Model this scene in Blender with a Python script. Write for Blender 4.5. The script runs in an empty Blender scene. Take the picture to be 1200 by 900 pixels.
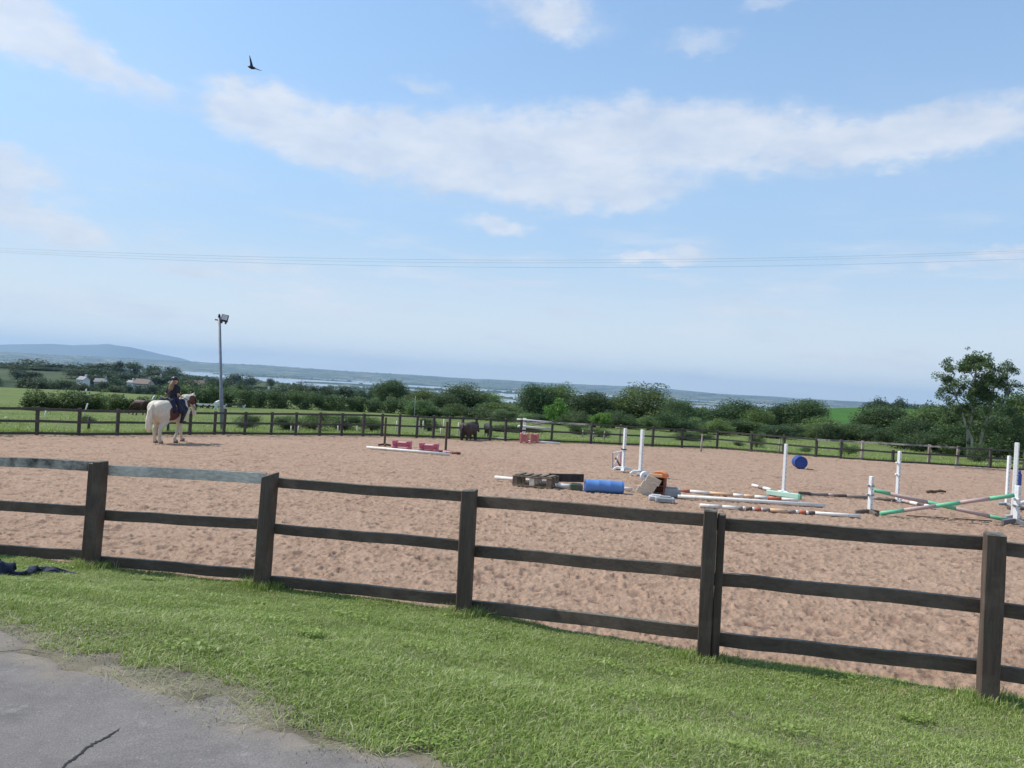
import bpy, bmesh, math, random
import numpy as np
from mathutils import Vector, Matrix, Quaternion

random.seed(7)
RNG = np.random.default_rng(11)
SC = bpy.context.scene
COL = SC.collection

# ------------------------------------------------------------------ camera
F = 924.0                      # focal length in pixels of the 1200 px wide photograph
TH = math.radians(3.3)         # roll
CAM_Z = 2.0
cam_data = bpy.data.cameras.new("camera")
cam = bpy.data.objects.new("camera", cam_data)
COL.objects.link(cam)
c, s = math.cos(TH), math.sin(TH)
cam.matrix_world = Matrix(((c, -s, 0, 0), (0, 0, -1, 0), (s, c, 0, CAM_Z), (0, 0, 0, 1)))
cam_data.sensor_width = 36.0
cam_data.lens = 36.0 * F / 1200.0
cam_data.clip_start = 0.05
cam_data.clip_end = 60000
SC.camera = cam

# ------------------------------------------------------------------ light
SUN_AZ = math.radians(-74.0)    # clockwise from +Y, negative = left
SUN_EL = math.radians(50.0)
sun_dir = Vector((math.sin(SUN_AZ)*math.cos(SUN_EL), math.cos(SUN_AZ)*math.cos(SUN_EL), math.sin(SUN_EL)))
sd = bpy.data.lights.new("sun", 'SUN')
sd.energy = 4.0
sd.angle = math.radians(0.53)
sd.color = (1.0, 0.95, 0.88)
sun = bpy.data.objects.new("sun", sd)
COL.objects.link(sun)
sun.location = (0, 0, 50)
sun.rotation_euler = sun_dir.to_track_quat('Z', 'Y').to_euler()

SC.view_settings.view_transform = 'Standard'
SC.view_settings.look = 'None'
SC.view_settings.gamma = 1
SC.view_settings.exposure = 0.13

def px_dir(px, py):
    u = (px-600)/F; v = -(py-450)/F
    return Vector((u*c - v*s, 1.0, u*s + v*c))

# ---- world: Nishita sky with procedural clouds placed by azimuth and elevation
world = bpy.data.worlds.new("World")
SC.world = world
world.use_nodes = True
nt = world.node_tree
for n in list(nt.nodes): nt.nodes.remove(n)
N = nt.nodes; L = nt.links
def wmath(op, a, b=None, c_=None):
    n = N.new('ShaderNodeMath'); n.operation = op
    for i, v in enumerate((a, b, c_)):
        if v is None: continue
        if isinstance(v, (int, float)): n.inputs[i].default_value = v
        else: L.new(v, n.inputs[i])
    return n.outputs[0]
out = N.new('ShaderNodeOutputWorld'); bg = N.new('ShaderNodeBackground')
sky = N.new('ShaderNodeTexSky'); sky.sky_type = 'NISHITA'; sky.sun_disc = False
sky.sun_elevation = SUN_EL; sky.sun_rotation = SUN_AZ
sky.altitude = 50; sky.air_density = 1.0; sky.dust_density = 1.2; sky.ozone_density = 1.4
tc = N.new('ShaderNodeTexCoord')
sep = N.new('ShaderNodeSeparateXYZ'); L.new(tc.outputs['Generated'], sep.inputs[0])
az = wmath('ARCTAN2', sep.outputs[0], sep.outputs[1])
el = wmath('ARCSINE', sep.outputs[2])
comb = N.new('ShaderNodeCombineXYZ'); L.new(az, comb.inputs[0]); L.new(el, comb.inputs[1])
def noise_node(vec, scale, detail, rough, xs=1.0, ys=1.0):
    mp = N.new('ShaderNodeMapping'); mp.inputs['Scale'].default_value = (xs, ys, 1)
    L.new(vec, mp.inputs[0])
    n = N.new('ShaderNodeTexNoise'); n.inputs['Scale'].default_value = scale
    n.inputs['Detail'].default_value = detail; n.inputs['Roughness'].default_value = rough
    L.new(mp.outputs[0], n.inputs['Vector'])
    return n
def vadd(a, b, scale):
    sub = N.new('ShaderNodeVectorMath'); sub.operation = 'SUBTRACT'; L.new(b, sub.inputs[0]); sub.inputs[1].default_value = (.5, .5, .5)
    sc_ = N.new('ShaderNodeVectorMath'); sc_.operation = 'MULTIPLY'; L.new(sub.outputs[0], sc_.inputs[0]); sc_.inputs[1].default_value = scale
    ad = N.new('ShaderNodeVectorMath'); L.new(a, ad.inputs[0]); L.new(sc_.outputs[0], ad.inputs[1])
    return ad.outputs[0]
n1 = noise_node(comb.outputs[0], 7, 3, 0.55, 1, 1.6)
n2 = noise_node(comb.outputs[0], 26, 7, 0.6, 1, 1.7)
dv = vadd(comb.outputs[0], n1.outputs['Color'], (0.05, 0.022, 0))
dv = vadd(dv, n2.outputs['Color'], (0.060, 0.042, 0))
BLOBS = [ # px, py, rx, ry, tilt(deg, image clockwise), strength
 (295,132,74,36,12,.98),(375,152,110,46,7,.95),(470,175,115,50,6,.95),(580,180,150,64,5,.92),(705,222,110,32,2,.92),
 (740,152,130,44,-1,.95),(870,165,160,50,2,.92),(650,205,160,42,5,.85),(1130,150,125,34,1,.9),(1010,168,90,34,0,.85),
 (640,10,100,34,12,.75),(815,48,75,20,2,.45),(495,96,50,13,10,.4),(900,2,60,14,0,.4),
 (20,24,90,40,22,.9),(115,80,100,27,20,.62),(195,114,34,16,20,.28),
 (-5,200,64,34,8,.95),(35,260,88,24,6,.95),(228,318,50,10,6,.75),(375,343,45,8,5,.5),(575,267,62,15,5,.65),(305,297,30,7,4,.35),
 (775,302,74,14,2,.9),(802,291,26,10,0,.6),(1098,310,32,11,0,.55),(1190,296,50,11,0,.6),
 (330,392,190,14,3,.22),(620,345,260,16,3,.22),(900,380,240,18,4,.25),(1050,350,200,14,2,.25),(160,300,200,26,4,.25),(150,220,140,30,4,.2),
]
acc = None
mod = noise_node(comb.outputs[0], 17, 8, 0.62, 1, 1.9)
modf = wmath('MULTIPLY_ADD', mod.outputs['Fac'], 2.3, -0.12)
for (bx, by, rx, ry, tl, st) in BLOBS:
    d = px_dir(bx, by).normalized()
    a0 = math.atan2(d.x, d.y); e0 = math.asin(d.z)
    mp = N.new('ShaderNodeMapping'); mp.vector_type = 'TEXTURE'
    mp.inputs['Location'].default_value = (a0, e0, 0)
    mp.inputs['Rotation'].default_value = (0, 0, math.radians(3.3 - tl))
    mp.inputs['Scale'].default_value = (rx/F*1.15, ry/F*1.15, 1)
    L.new(dv, mp.inputs[0])
    ln = N.new('ShaderNodeVectorMath'); ln.operation = 'LENGTH'; L.new(mp.outputs[0], ln.inputs[0])
    mr = N.new('ShaderNodeMapRange'); mr.interpolation_type = 'SMOOTHSTEP'
    mr.inputs['From Min'].default_value = 1.1; mr.inputs['From Max'].default_value = 0.1
    mr.inputs['To Min'].default_value = 0; mr.inputs['To Max'].default_value = st
    L.new(ln.outputs['Value'], mr.inputs['Value'])
    if acc is None: acc = mr.outputs[0]
    else:
        t = wmath('MULTIPLY', wmath('SUBTRACT', 1.0, acc), wmath('SUBTRACT', 1.0, mr.outputs[0]))
        acc = wmath('SUBTRACT', 1.0, t)
clm = wmath('MULTIPLY', acc, modf)
clr = N.new('ShaderNodeMapRange'); clr.interpolation_type = 'SMOOTHSTEP'; clr.inputs['From Min'].default_value = 0.10; clr.inputs['From Max'].default_value = 0.85; clr.inputs['To Max'].default_value = 0.76
L.new(clm, clr.inputs['Value']); cl = clr.outputs[0]
# thin broken streaks low over the horizon, all round
stn = noise_node(comb.outputs[0], 5.0, 8, 0.6, 1, 6.0)
stm = N.new('ShaderNodeMapRange'); stm.interpolation_type = 'SMOOTHSTEP'; stm.inputs['From Min'].default_value = 0.46; stm.inputs['From Max'].default_value = 0.68; stm.inputs['To Max'].default_value = 0.60
L.new(stn.outputs['Fac'], stm.inputs['Value'])
stb = N.new('ShaderNodeMapRange'); stb.interpolation_type = 'SMOOTHSTEP'; stb.inputs['From Min'].default_value = 0.27; stb.inputs['From Max'].default_value = 0.12
L.new(el, stb.inputs['Value'])
cl = wmath('MAXIMUM', cl, wmath('MULTIPLY', stm.outputs[0], stb.outputs[0]))
# the same broken cloud everywhere else in the sky, plus thin veil
zz = wmath('MAXIMUM', sep.outputs[2], 0.06)
cp = N.new('ShaderNodeCombineXYZ'); L.new(wmath('DIVIDE', sep.outputs[0], zz), cp.inputs[0]); L.new(wmath('DIVIDE', sep.outputs[1], zz), cp.inputs[1])
g = noise_node(cp.outputs[0], 0.9, 7, 0.55)
gm = N.new('ShaderNodeMapRange'); gm.inputs['From Min'].default_value = 0.52; gm.inputs['From Max'].default_value = 0.8; L.new(g.outputs['Fac'], gm.inputs['Value'])
wide = N.new('ShaderNodeMapRange'); wide.interpolation_type = 'SMOOTHSTEP'
wide.inputs['From Min'].default_value = 0.55; wide.inputs['From Max'].default_value = 0.95
L.new(wmath('MAXIMUM', wmath('ABSOLUTE', az), wmath('MULTIPLY', el, 1.15)), wide.inputs['Value'])
cl2 = wmath('MULTIPLY', gm.outputs[0], wmath('MULTIPLY_ADD', wide.outputs[0], 0.75, 0.12))
cl = wmath('MINIMUM', wmath('ADD', cl, cl2), 0.93)
# sky colour correction and horizon veil
hz = N.new('ShaderNodeMapRange'); hz.interpolation_type = 'SMOOTHSTEP'
hz.inputs['From Min'].default_value = 0.52; hz.inputs['From Max'].default_value = -0.02
hz.inputs['To Min'].default_value = 0.32; hz.inputs['To Max'].default_value = 0.94
L.new(el, hz.inputs['Value'])
mixh = N.new('ShaderNodeMixRGB'); L.new(hz.outputs[0], mixh.inputs[0]); 
tint = N.new('ShaderNodeMixRGB'); tint.blend_type = 'MULTIPLY'; tint.inputs[0].default_value = 1; L.new(sky.outputs[0], tint.inputs[1]); tint.inputs[2].default_value = (0.88, 1.14, 1.28, 1)
L.new(tint.outputs[0], mixh.inputs[1]); mixh.inputs[2].default_value = (2.95, 4.0, 5.3, 1)
lowm = N.new('ShaderNodeMapRange'); lowm.interpolation_type = 'SMOOTHSTEP'
lowm.inputs['From Min'].default_value = 0.20; lowm.inputs['From Max'].default_value = -0.01
L.new(el, lowm.inputs['Value'])
mixl = N.new('ShaderNodeMixRGB'); L.new(lowm.outputs[0], mixl.inputs[0]); L.new(mixh.outputs[0], mixl.inputs[1]); mixl.inputs[2].default_value = (5.3, 5.8, 5.9, 1)
mixc = N.new('ShaderNodeMixRGB'); L.new(cl, mixc.inputs[0]); L.new(mixl.outputs[0], mixc.inputs[1])
shn = noise_node(comb.outputs[0], 9, 6, 0.6, 1, 2.2)
shm = N.new('ShaderNodeMixRGB'); shm.inputs[1].default_value = (3.9, 4.35, 5.15, 1); shm.inputs[2].default_value = (5.1, 5.3, 5.7, 1)
shr = N.new('ShaderNodeMapRange'); shr.inputs['From Min'].default_value = 0.35; shr.inputs['From Max'].default_value = 0.62; L.new(shn.outputs['Fac'], shr.inputs['Value']); L.new(shr.outputs[0], shm.inputs[0])
L.new(shm.outputs[0], mixc.inputs[2])
L.new(mixc.outputs[0], bg.inputs['Color'])
bg.inputs['Strength'].default_value = 0.15
L.new(bg.outputs[0], out.inputs['Surface'])

# ------------------------------------------------------------------ helpers
S = 0.023
def G(px, py, z0=0.0):
    """point of the gently falling arena plane seen at a pixel (used to survey positions)"""
    d = px_dir(px, py); t = (z0 - CAM_Z) / (d.z + S)
    return Vector((d.x*t, t, CAM_Z + d.z*t))
def A(px, py, Y):
    d = px_dir(px, py)
    return Vector((d.x*Y, Y, CAM_Z + d.z*Y))
def gz(y): return -S*y

def link(o, parent=None):
    COL.objects.link(o)
    if parent is not None: o.parent = parent
    return o
def tag(o, label=None, cat=None, group=None, kind=None):
    if label: o['label'] = label
    if cat: o['category'] = cat
    if group: o['group'] = group
    if kind: o['kind'] = kind
    return o
def empty(name, loc, label, cat, group=None, rz=0.0):
    o = bpy.data.objects.new(name, None); o.empty_display_size = 0.2
    COL.objects.link(o); o.location = loc; o.rotation_euler = (0, 0, rz)
    return tag(o, label, cat, group)
def mesh_np(name, V, Fc, mats, parent=None, smooth=False, col=None, midx=None):
    V = np.ascontiguousarray(V, dtype=np.float32); Fc = np.ascontiguousarray(Fc, dtype=np.int32)
    me = bpy.data.meshes.new(name)
    k = Fc.shape[1]
    me.vertices.add(len(V)); me.vertices.foreach_set('co', V.ravel())
    me.loops.add(Fc.size); me.loops.foreach_set('vertex_index', Fc.ravel())
    me.polygons.add(len(Fc)); me.polygons.foreach_set('loop_start', np.arange(0, Fc.size, k, dtype=np.int32))
    me.polygons.foreach_set('use_smooth', np.full(len(Fc), smooth))
    if not isinstance(mats, (list, tuple)): mats = [mats]
    for m in mats: me.materials.append(m)
    if midx is not None: me.polygons.foreach_set('material_index', np.asarray(midx, dtype=np.int32))
    me.update(calc_edges=True)
    if col is not None:
        at = me.attributes.new('shade', 'FLOAT', 'POINT'); at.data.foreach_set('value', np.asarray(col, dtype=np.float32))
    return link(bpy.data.objects.new(name, me), parent)
def bm_obj(name, bm, mats, parent=None, smooth=False):
    me = bpy.data.meshes.new(name); bm.to_mesh(me); bm.free()
    if not isinstance(mats, (list, tuple)): mats = [mats]
    for m in mats: me.materials.append(m)
    if smooth:
        for p in me.polygons: p.use_smooth = True
    return link(bpy.data.objects.new(name, me), parent)
def copy_tree(o, parent=None):
    c_ = o.copy(); COL.objects.link(c_); c_.parent = parent
    for ch in o.children:
        copy_tree(ch, c_)
    return c_
def box(bm, cx, cy, cz, sx, sy, sz, M=None, bev=0.0, mi=0):
    r = bmesh.ops.create_cube(bm, size=1.0)
    vs = r['verts']
    for v in vs: v.co = Vector((v.co.x*sx, v.co.y*sy, v.co.z*sz)) 
    fs = list({f for v in vs for f in v.link_faces})
    if bev > 0:
        es = list({e for v in vs for e in v.link_edges})
        rb = bmesh.ops.bevel(bm, geom=es, offset=bev, segments=1, affect='EDGES')
        vs = list({v for f in rb['faces'] for v in f.verts} | {v for v in vs if v.is_valid})
        fs = list({f for v in vs for f in v.link_faces})
    for f in fs: f.material_index = mi
    for v in vs:
        v.co = v.co + Vector((cx, cy, cz))
        if M is not None: v.co = M @ v.co
    return vs
def beam(bm, p, q, w, h, up=Vector((0, 0, 1)), bev=0.0, seg=1, warp=0.0, mi=0):
    """box along p-q, w across, h along up, seg lengthwise pieces with a little warp"""
    p = Vector(p); q = Vector(q); d = q-p; Ln = d.length; d.normalize()
    side = d.cross(up).normalized(); upv = side.cross(d).normalized()
    rings = []
    for i in range(seg+1):
        t = i/seg; o = p + d*Ln*t
        o = o + upv*random.uniform(-warp, warp) + side*random.uniform(-warp, warp)
        b = bev; hw, hh = w/2, h/2
        if b > 0: pts = [(-hw+b,-hh),(hw-b,-hh),(hw,-hh+b),(hw,hh-b),(hw-b,hh),(-hw+b,hh),(-hw,hh-b),(-hw,-hh+b)]
        else: pts = [(-hw,-hh),(hw,-hh),(hw,hh),(-hw,hh)]
        rings.append([bm.verts.new(o + side*a + upv*b2) for a, b2 in pts])
    n = len(rings[0])
    for i in range(seg):
        for j in range(n):
            f = bm.faces.new((rings[i][j], rings[i][(j+1) % n], rings[i+1][(j+1) % n], rings[i+1][j])); f.material_index = mi
    f = bm.faces.new(list(reversed(rings[0]))); f.material_index = mi
    f = bm.faces.new(rings[-1]); f.material_index = mi
def tube(bm, pts, rads, n=8, cap=True, mi=0, mis=None):
    rings = []
    prev = None
    for i, p in enumerate(pts):
        p = Vector(p)
        a = Vector(pts[max(i-1, 0)]); b = Vector(pts[min(i+1, len(pts)-1)])
        d = (b-a).normalized()
        ref = prev if prev is not None else (Vector((0, 0, 1)) if abs(d.z) < .9 else Vector((1, 0, 0)))
        sx = d.cross(ref)
        if sx.length < 1e-5: sx = d.orthogonal()
        sx.normalize(); sy = d.cross(sx).normalized(); prev = sy.cross(d) if False else ref
        r = rads[i] if isinstance(rads, (list, tuple)) else rads
        rings.append([bm.verts.new(p + (sx*math.cos(2*math.pi*k/n) + sy*math.sin(2*math.pi*k/n))*r) for k in range(n)])
    for i in range(len(rings)-1):
        for j in range(n):
            f = bm.faces.new((rings[i][j], rings[i][(j+1) % n], rings[i+1][(j+1) % n], rings[i+1][j]))
            f.material_index = mis[i] if mis else mi; f.smooth = True
    if cap:
        f = bm.faces.new(list(reversed(rings[0]))); f.material_index = mis[0] if mis else mi
        f = bm.faces.new(rings[-1]); f.material_index = mis[-1] if mis else mi

# value noise in numpy
def _h(i, j, sd):
    n = (i.astype(np.int64)*374761393 + j.astype(np.int64)*668265263 + sd*1442695041) & 0xffffffff
    n = ((n ^ (n >> 13))*1274126177) & 0xffffffff
    n = n ^ (n >> 16)
    return (n & 0xffffff)/float(0xffffff)
def vnoise(x, y, sd=0):
    xi = np.floor(x); yi = np.floor(y); fx = x-xi; fy = y-yi
    fx = fx*fx*(3-2*fx); fy = fy*fy*(3-2*fy)
    a = _h(xi, yi, sd); b = _h(xi+1, yi, sd); c_ = _h(xi, yi+1, sd); d = _h(xi+1, yi+1, sd)
    return (a*(1-fx)+b*fx)*(1-fy) + (c_*(1-fx)+d*fx)*fy
def fbm(x, y, oct=4, sd=0):
    v = 0; a = .5; t = 0
    for o in range(oct):
        v = v + a*vnoise(x, y, sd+o*17); t += a; a *= .5; x = x*2.03+5.1; y = y*2.03+3.7
    return v/t
def sstep(a, b, x):
    t = np.clip((x-a)/(b-a), 0, 1); return t*t*(3-2*t)

# ------------------------------------------------------------------ materials
def mat(name):
    m = bpy.data.materials.new(name); m.use_nodes = True
    t = m.node_tree; b = t.nodes['Principled BSDF']
    return m, t, b
def mk(t, typ, **kw):
    n = t.nodes.new(typ)
    for k, v in kw.items():
        if k in n.inputs.keys(): n.inputs[k].default_value = v
        else: setattr(n, k, v)
    return n
def ramp(t, fac, stops):
    r = t.nodes.new('ShaderNodeValToRGB'); t.links.new(fac, r.inputs[0])
    e = r.color_ramp.elements
    while len(e) > 1: e.remove(e[0])
    e[0].position = stops[0][0]; e[0].color = (*stops[0][1], 1)
    for p, cc in stops[1:]:
        x = e.new(p); x.color = (*cc, 1)
    return r.outputs[0]
def mixrgb(t, f, a, b, mode='MIX'):
    n = t.nodes.new('ShaderNodeMixRGB'); n.blend_type = mode
    for i, v in enumerate((f, a, b)):
        if isinstance(v, (int, float)): n.inputs[i].default_value = v
        elif isinstance(v, tuple): n.inputs[i].default_value = (*v, 1)
        else: t.links.new(v, n.inputs[i])
    return n.outputs[0]
def tnoise(t, vec, scale, detail=4, rough=.55, stretch=None):
    if stretch:
        mp = mk(t, 'ShaderNodeMapping'); mp.inputs['Scale'].default_value = stretch; t.links.new(vec, mp.inputs[0]); vec = mp.outputs[0]
    n = mk(t, 'ShaderNodeTexNoise', Scale=scale, Detail=detail, Roughness=rough); t.links.new(vec, n.inputs['Vector'])
    return n.outputs['Fac']
def coord(t, kind='Object'): return t.nodes.new('ShaderNodeTexCoord').outputs[kind]
def bump(t, b, h, strength, dist):
    n = mk(t, 'ShaderNodeBump', Strength=strength, Distance=dist); t.links.new(h, n.inputs['Height']); t.links.new(n.outputs[0], b.inputs['Normal'])
def simple(name, stops, scale=8, rough=.7, bumpd=0.0, stretch=None, detail=5, spec=.3):
    m, t, b = mat(name); v = coord(t)
    f = tnoise(t, v, scale, detail, .6, stretch)
    t.links.new(ramp(t, f, stops), b.inputs['Base Color']); b.inputs['Roughness'].default_value = rough
    b.inputs['Specular IOR Level'].default_value = spec
    if bumpd: bump(t, b, f, .6, bumpd)
    return m
def paint(name, col, dirt=.35, rough=.5, dirtcol=(.30, .22, .16)):
    m, t, b = mat(name); v = coord(t)
    f = tnoise(t, v, 3.5, 7, .65); f2 = tnoise(t, v, 22, 4, .6)
    mm = t.nodes.new('ShaderNodeMath'); mm.operation = 'MULTIPLY'; t.links.new(f, mm.inputs[0]); t.links.new(f2, mm.inputs[1])
    k = ramp(t, mm.outputs[0], [(.22, (0, 0, 0)), (.42, (dirt, dirt, dirt))])
    t.links.new(mixrgb(t, k, col, dirtcol), b.inputs['Base Color']); b.inputs['Roughness'].default_value = rough
    b.inputs['Specular IOR Level'].default_value = .3
    bump(t, b, f2, .3, .004)
    return m

def wood_dark(name, base=(.066, .047, .037), light=(.155, .114, .09), weather=0.0):
    m, t, b = mat(name); v = coord(t, 'Object')
    grain = tnoise(t, v, 9, 6, .7, (1, 1, .12) if 'post' in name else (.10, 1.2, 1.2))
    fine = tnoise(t, v, 60, 4, .7, (1, 1, .06) if 'post' in name else (.05, 1, 1))
    f = mixrgb(t, .5, grain, fine)
    cc = ramp(t, f, [(.3, base), (.52, tuple((a+b_)/2 for a, b_ in zip(base, light))), (.7, light)])
    fad = tnoise(t, v, 2.2, 5, .65)
    cc = mixrgb(t, ramp(t, fad, [(.50, (0, 0, 0)), (.68, (.55, .55, .55))]), cc, tuple(x*1.35 for x in light))
    alg = tnoise(t, v, 3.7, 6, .7)
    cc = mixrgb(t, ramp(t, alg, [(.56, (0, 0, 0)), (.72, (.40, .40, .40))]), cc, (.12, .13, .085))
    if weather > 0:
        p = tnoise(t, v, 1.3, 6, .7)
        k = ramp(t, p, [(.40, (0, 0, 0)) if weather < .9 else (.25, (.3,.3,.3)), (.52, (weather,)*3)])
        gcol = ramp(t, fine, [(.3, (.46, .40, .34)), (.7, (.86, .77, .67))])
        cc = mixrgb(t, k, cc, gcol)
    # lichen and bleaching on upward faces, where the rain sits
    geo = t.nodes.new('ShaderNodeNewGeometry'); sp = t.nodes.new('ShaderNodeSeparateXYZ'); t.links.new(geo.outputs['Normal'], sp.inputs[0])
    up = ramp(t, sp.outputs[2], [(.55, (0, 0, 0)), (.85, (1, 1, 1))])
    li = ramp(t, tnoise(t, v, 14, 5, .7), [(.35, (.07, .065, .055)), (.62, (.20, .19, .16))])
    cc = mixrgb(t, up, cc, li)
    t.links.new(cc, b.inputs['Base Color']); b.inputs['Roughness'].default_value = .8
    b.inputs['Specular IOR Level'].default_value = .12
    bump(t, b, f, .7, .006)
    return m

M = {}
M['post'] = wood_dark('creosoted_post_wood')
M['rail'] = wood_dark('creosoted_rail_wood', (.070, .050, .039), (.165, .122, .096))
M['rail_grey'] = wood_dark('weathered_rail_wood', (.07, .068, .066), (.14, .135, .13), 1.0)
M['rail_half'] = wood_dark('part_weathered_rail_wood', (.03, .03, .03), (.09, .085, .08), .6)
M['post_grey'] = wood_dark('silvered_post_wood', (.12, .10, .08), (.30, .26, .20), .4)
M['far_post'] = wood_dark('far_post_wood', (.05, .047, .043), (.11, .10, .088))
M['far_rail'] = wood_dark('far_rail_wood', (.05, .047, .043), (.11, .10, .088))
M['far_rail_grey'] = wood_dark('far_rail_silvered_wood', (.10, .10, .10), (.22, .21, .20), .8)
M['white'] = paint('white_paint', (.80, .80, .78), .25)
M['whitepole'] = paint('white_pole_paint', (.80, .77, .70), .35)
M['red'] = paint('faded_red_paint', (.52, .13, .07), .3)
M['orange'] = paint('orange_paint', (.75, .22, .06), .2)
M['orangepale'] = paint('faded_orange_paint', (.72, .46, .27), .3)
M['green'] = paint('mint_green_paint', (.16, .52, .30), .25)
M['mint'] = paint('pale_mint_paint', (.46, .68, .55), .2)
M['pinkgrey'] = paint('faded_pink_paint', (.50, .36, .33), .3)
M['pink'] = paint('pink_plastic', (.55, .14, .20), .2, .4)
M['pinkpale'] = paint('pale_pink_plastic', (.74, .38, .38), .2, .4)
M['darkband'] = paint('dark_brown_paint', (.10, .075, .065), .3)
M['greyband'] = paint('grey_brown_paint', (.24, .20, .185), .3)
M['blue'] = paint('blue_plastic', (.11, .25, .55), .12, .38)
M['bluedark'] = paint('deep_blue_plastic', (.02, .06, .26), .1, .35)
M['greypl'] = paint('grey_plastic', (.32, .33, .34), .4, .5)
M['brownwood'] = simple('brown_wood', [(.3, (.055, .035, .025)), (.7, (.14, .09, .06))], 7, .8, .004, (1, 4, 4))
M['palewood'] = simple('pale_wood', [(.3, (.52, .44, .34)), (.7, (.76, .68, .56))], 7, .8, .004, (1, 4, 4))
M['redwood'] = simple('red_brown_wood', [(.3, (.14, .045, .03)), (.7, (.27, .10, .07))], 7, .8, .004)
M['palletwood'] = simple('pallet_wood', [(.3, (.10, .075, .05)), (.7, (.25, .20, .145))], 9, .85, .004)
M['darkmat'] = simple('dark_board', [(.3, (.028, .022, .020)), (.7, (.07, .055, .048))], 9, .7, .004)
M['steel'] = simple('galvanised_steel', [(.3, (.16, .18, .21)), (.7, (.26, .28, .31))], 6, .45, .001)
M['darkmetal'] = simple('dark_metal', [(.3, (.02, .022, .026)), (.7, (.05, .052, .058))], 6, .45)
M['lampglass'] = simple('lamp_glass', [(.3, (.50, .50, .48)), (.7, (.66, .65, .62))], 9, .15, spec=.6)
M['wire'] = simple('wire_metal', [(.3, (.34, .36, .38)), (.7, (.44, .46, .48))], 6, .5)
M['bark'] = simple('bark', [(.3, (.09, .075, .055)), (.7, (.27, .24, .185))], 5, .9, .02, (1, 1, .3))
M['barkpale'] = simple('pale_bark', [(.3, (.16, .15, .115)), (.7, (.50, .47, .38))], 3, .9, .02, (1, 1, .4))
M['cloth'] = simple('navy_cloth', [(.3, (.012, .016, .034)), (.7, (.035, .042, .08))], 20, .85, .003)
M['roofslate'] = simple('slate_roof', [(.3, (.13, .13, .14)), (.7, (.24, .235, .24))], 2, .6)
M['roofbrown'] = simple('brown_tile_roof', [(.3, (.10, .07, .06)), (.7, (.17, .12, .10))], 2, .7)
M['wallwhite'] = simple('white_render', [(.3, (.70, .70, .68)), (.7, (.84, .84, .82))], 2, .8)
M['wallgrey'] = simple('grey_render', [(.3, (.40, .38, .34)), (.7, (.54, .52, .48))], 2, .8)
M['glass'] = simple('window_glass', [(.3, (.02, .025, .03)), (.7, (.05, .055, .06))], 2, .1, spec=.6)

M['pinkred'] = paint('faded_red_plastic', (.55, .20, .18), .25, .45)
M['darkgreen'] = paint('dark_green_paint', (.07, .10, .065), .3)
M['bluelight'] = paint('scuffed_blue_plastic', (.12, .26, .62), .2, .4)
M['greylight'] = paint('light_grey_plastic', (.58, .58, .58), .35, .5)
M['greydark'] = paint('dark_grey_plastic', (.15, .15, .16), .35, .5)
M['darkbase'] = simple('dark_base_wood', [(.3, (.10, .075, .06)), (.7, (.2, .16, .13))], 9, .8)
M['blueobj'] = paint('dusty_blue_plastic', (.06, .09, .28), .2, .4)
M['birdm'] = simple('dark_plumage', [(.3, (.012, .016, .03)), (.7, (.03, .036, .055))], 20, .7)
M['hoof'] = simple('hoof_horn', [(.3, (.10, .085, .07)), (.7, (.22, .19, .15))], 12, .6)
M['manewhite'] = simple('cream_hair', [(.3, (.55, .46, .32)), (.7, (.80, .73, .60))], 14, .7, .01, (1, 1, .2))
M['manedark'] = simple('black_hair', [(.3, (.015, .013, .012)), (.7, (.04, .034, .03))], 14, .7, .01)
M['leather'] = simple('black_leather', [(.3, (.014, .013, .014)), (.7, (.035, .03, .028))], 14, .5)
M['navy'] = simple('navy_fabric', [(.3, (.014, .018, .040)), (.7, (.030, .038, .075))], 14, .85)
M['blacktop'] = simple('black_fabric', [(.3, (.012, .012, .018)), (.7, (.028, .028, .038))], 14, .85)
M['helmet'] = simple('helmet_shell', [(.3, (.012, .014, .022)), (.7, (.03, .034, .05))], 14, .4)
M['hair'] = simple('light_brown_hair', [(.3, (.16, .085, .045)), (.7, (.34, .21, .12))], 14, .6, .01, (1, 1, .2))
M['skin'] = simple('skin', [(.3, (.48, .27, .19)), (.7, (.58, .35, .26))], 8, .55)

# sand
def sand_mat():
    m, t, b = mat('arena_sand'); v = coord(t, 'Object')
    big = tnoise(t, v, .22, 5, .6); mid = tnoise(t, v, 3.2, 6, .65); fine = tnoise(t, v, 38, 5, .7)
    cc = ramp(t, mid, [(.30, (.235, .148, .098)), (.50, (.345, .226, .158)), (.70, (.43, .290, .208))])
    cc = mixrgb(t, ramp(t, big, [(.38, (0, 0, 0)), (.62, (.38, .38, .38))]), cc, (.40, .285, .21))
    cc = mixrgb(t, .28, cc, ramp(t, fine, [(.32, (.12, .078, .050)), (.6, (.50, .352, .245))]), 'MIX')
    a = mk(t, 'ShaderNodeAttribute'); a.attribute_name = 'shade'      # darker sand in the hoof prints, clods and tracks
    sp_ = tnoise(t, v, 24, 4, .75, (1, 1.7, 1))
    cc = mixrgb(t, ramp(t, sp_, [(.60, (0, 0, 0)), (.67, (.8, .8, .8))]), cc, (.17, .10, .07))
    cc = mixrgb(t, a.outputs['Fac'], cc, (.17, .105, .08))
    t.links.new(cc, b.inputs['Base Color']); b.inputs['Roughness'].default_value = .95; b.inputs['Specular IOR Level'].default_value = .1
    v2 = tnoise(t, v, 11, 6, .72)
    bump(t, b, mixrgb(t, .55, v2, fine), .9, .028)
    return m
M['sand'] = sand_mat()

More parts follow.
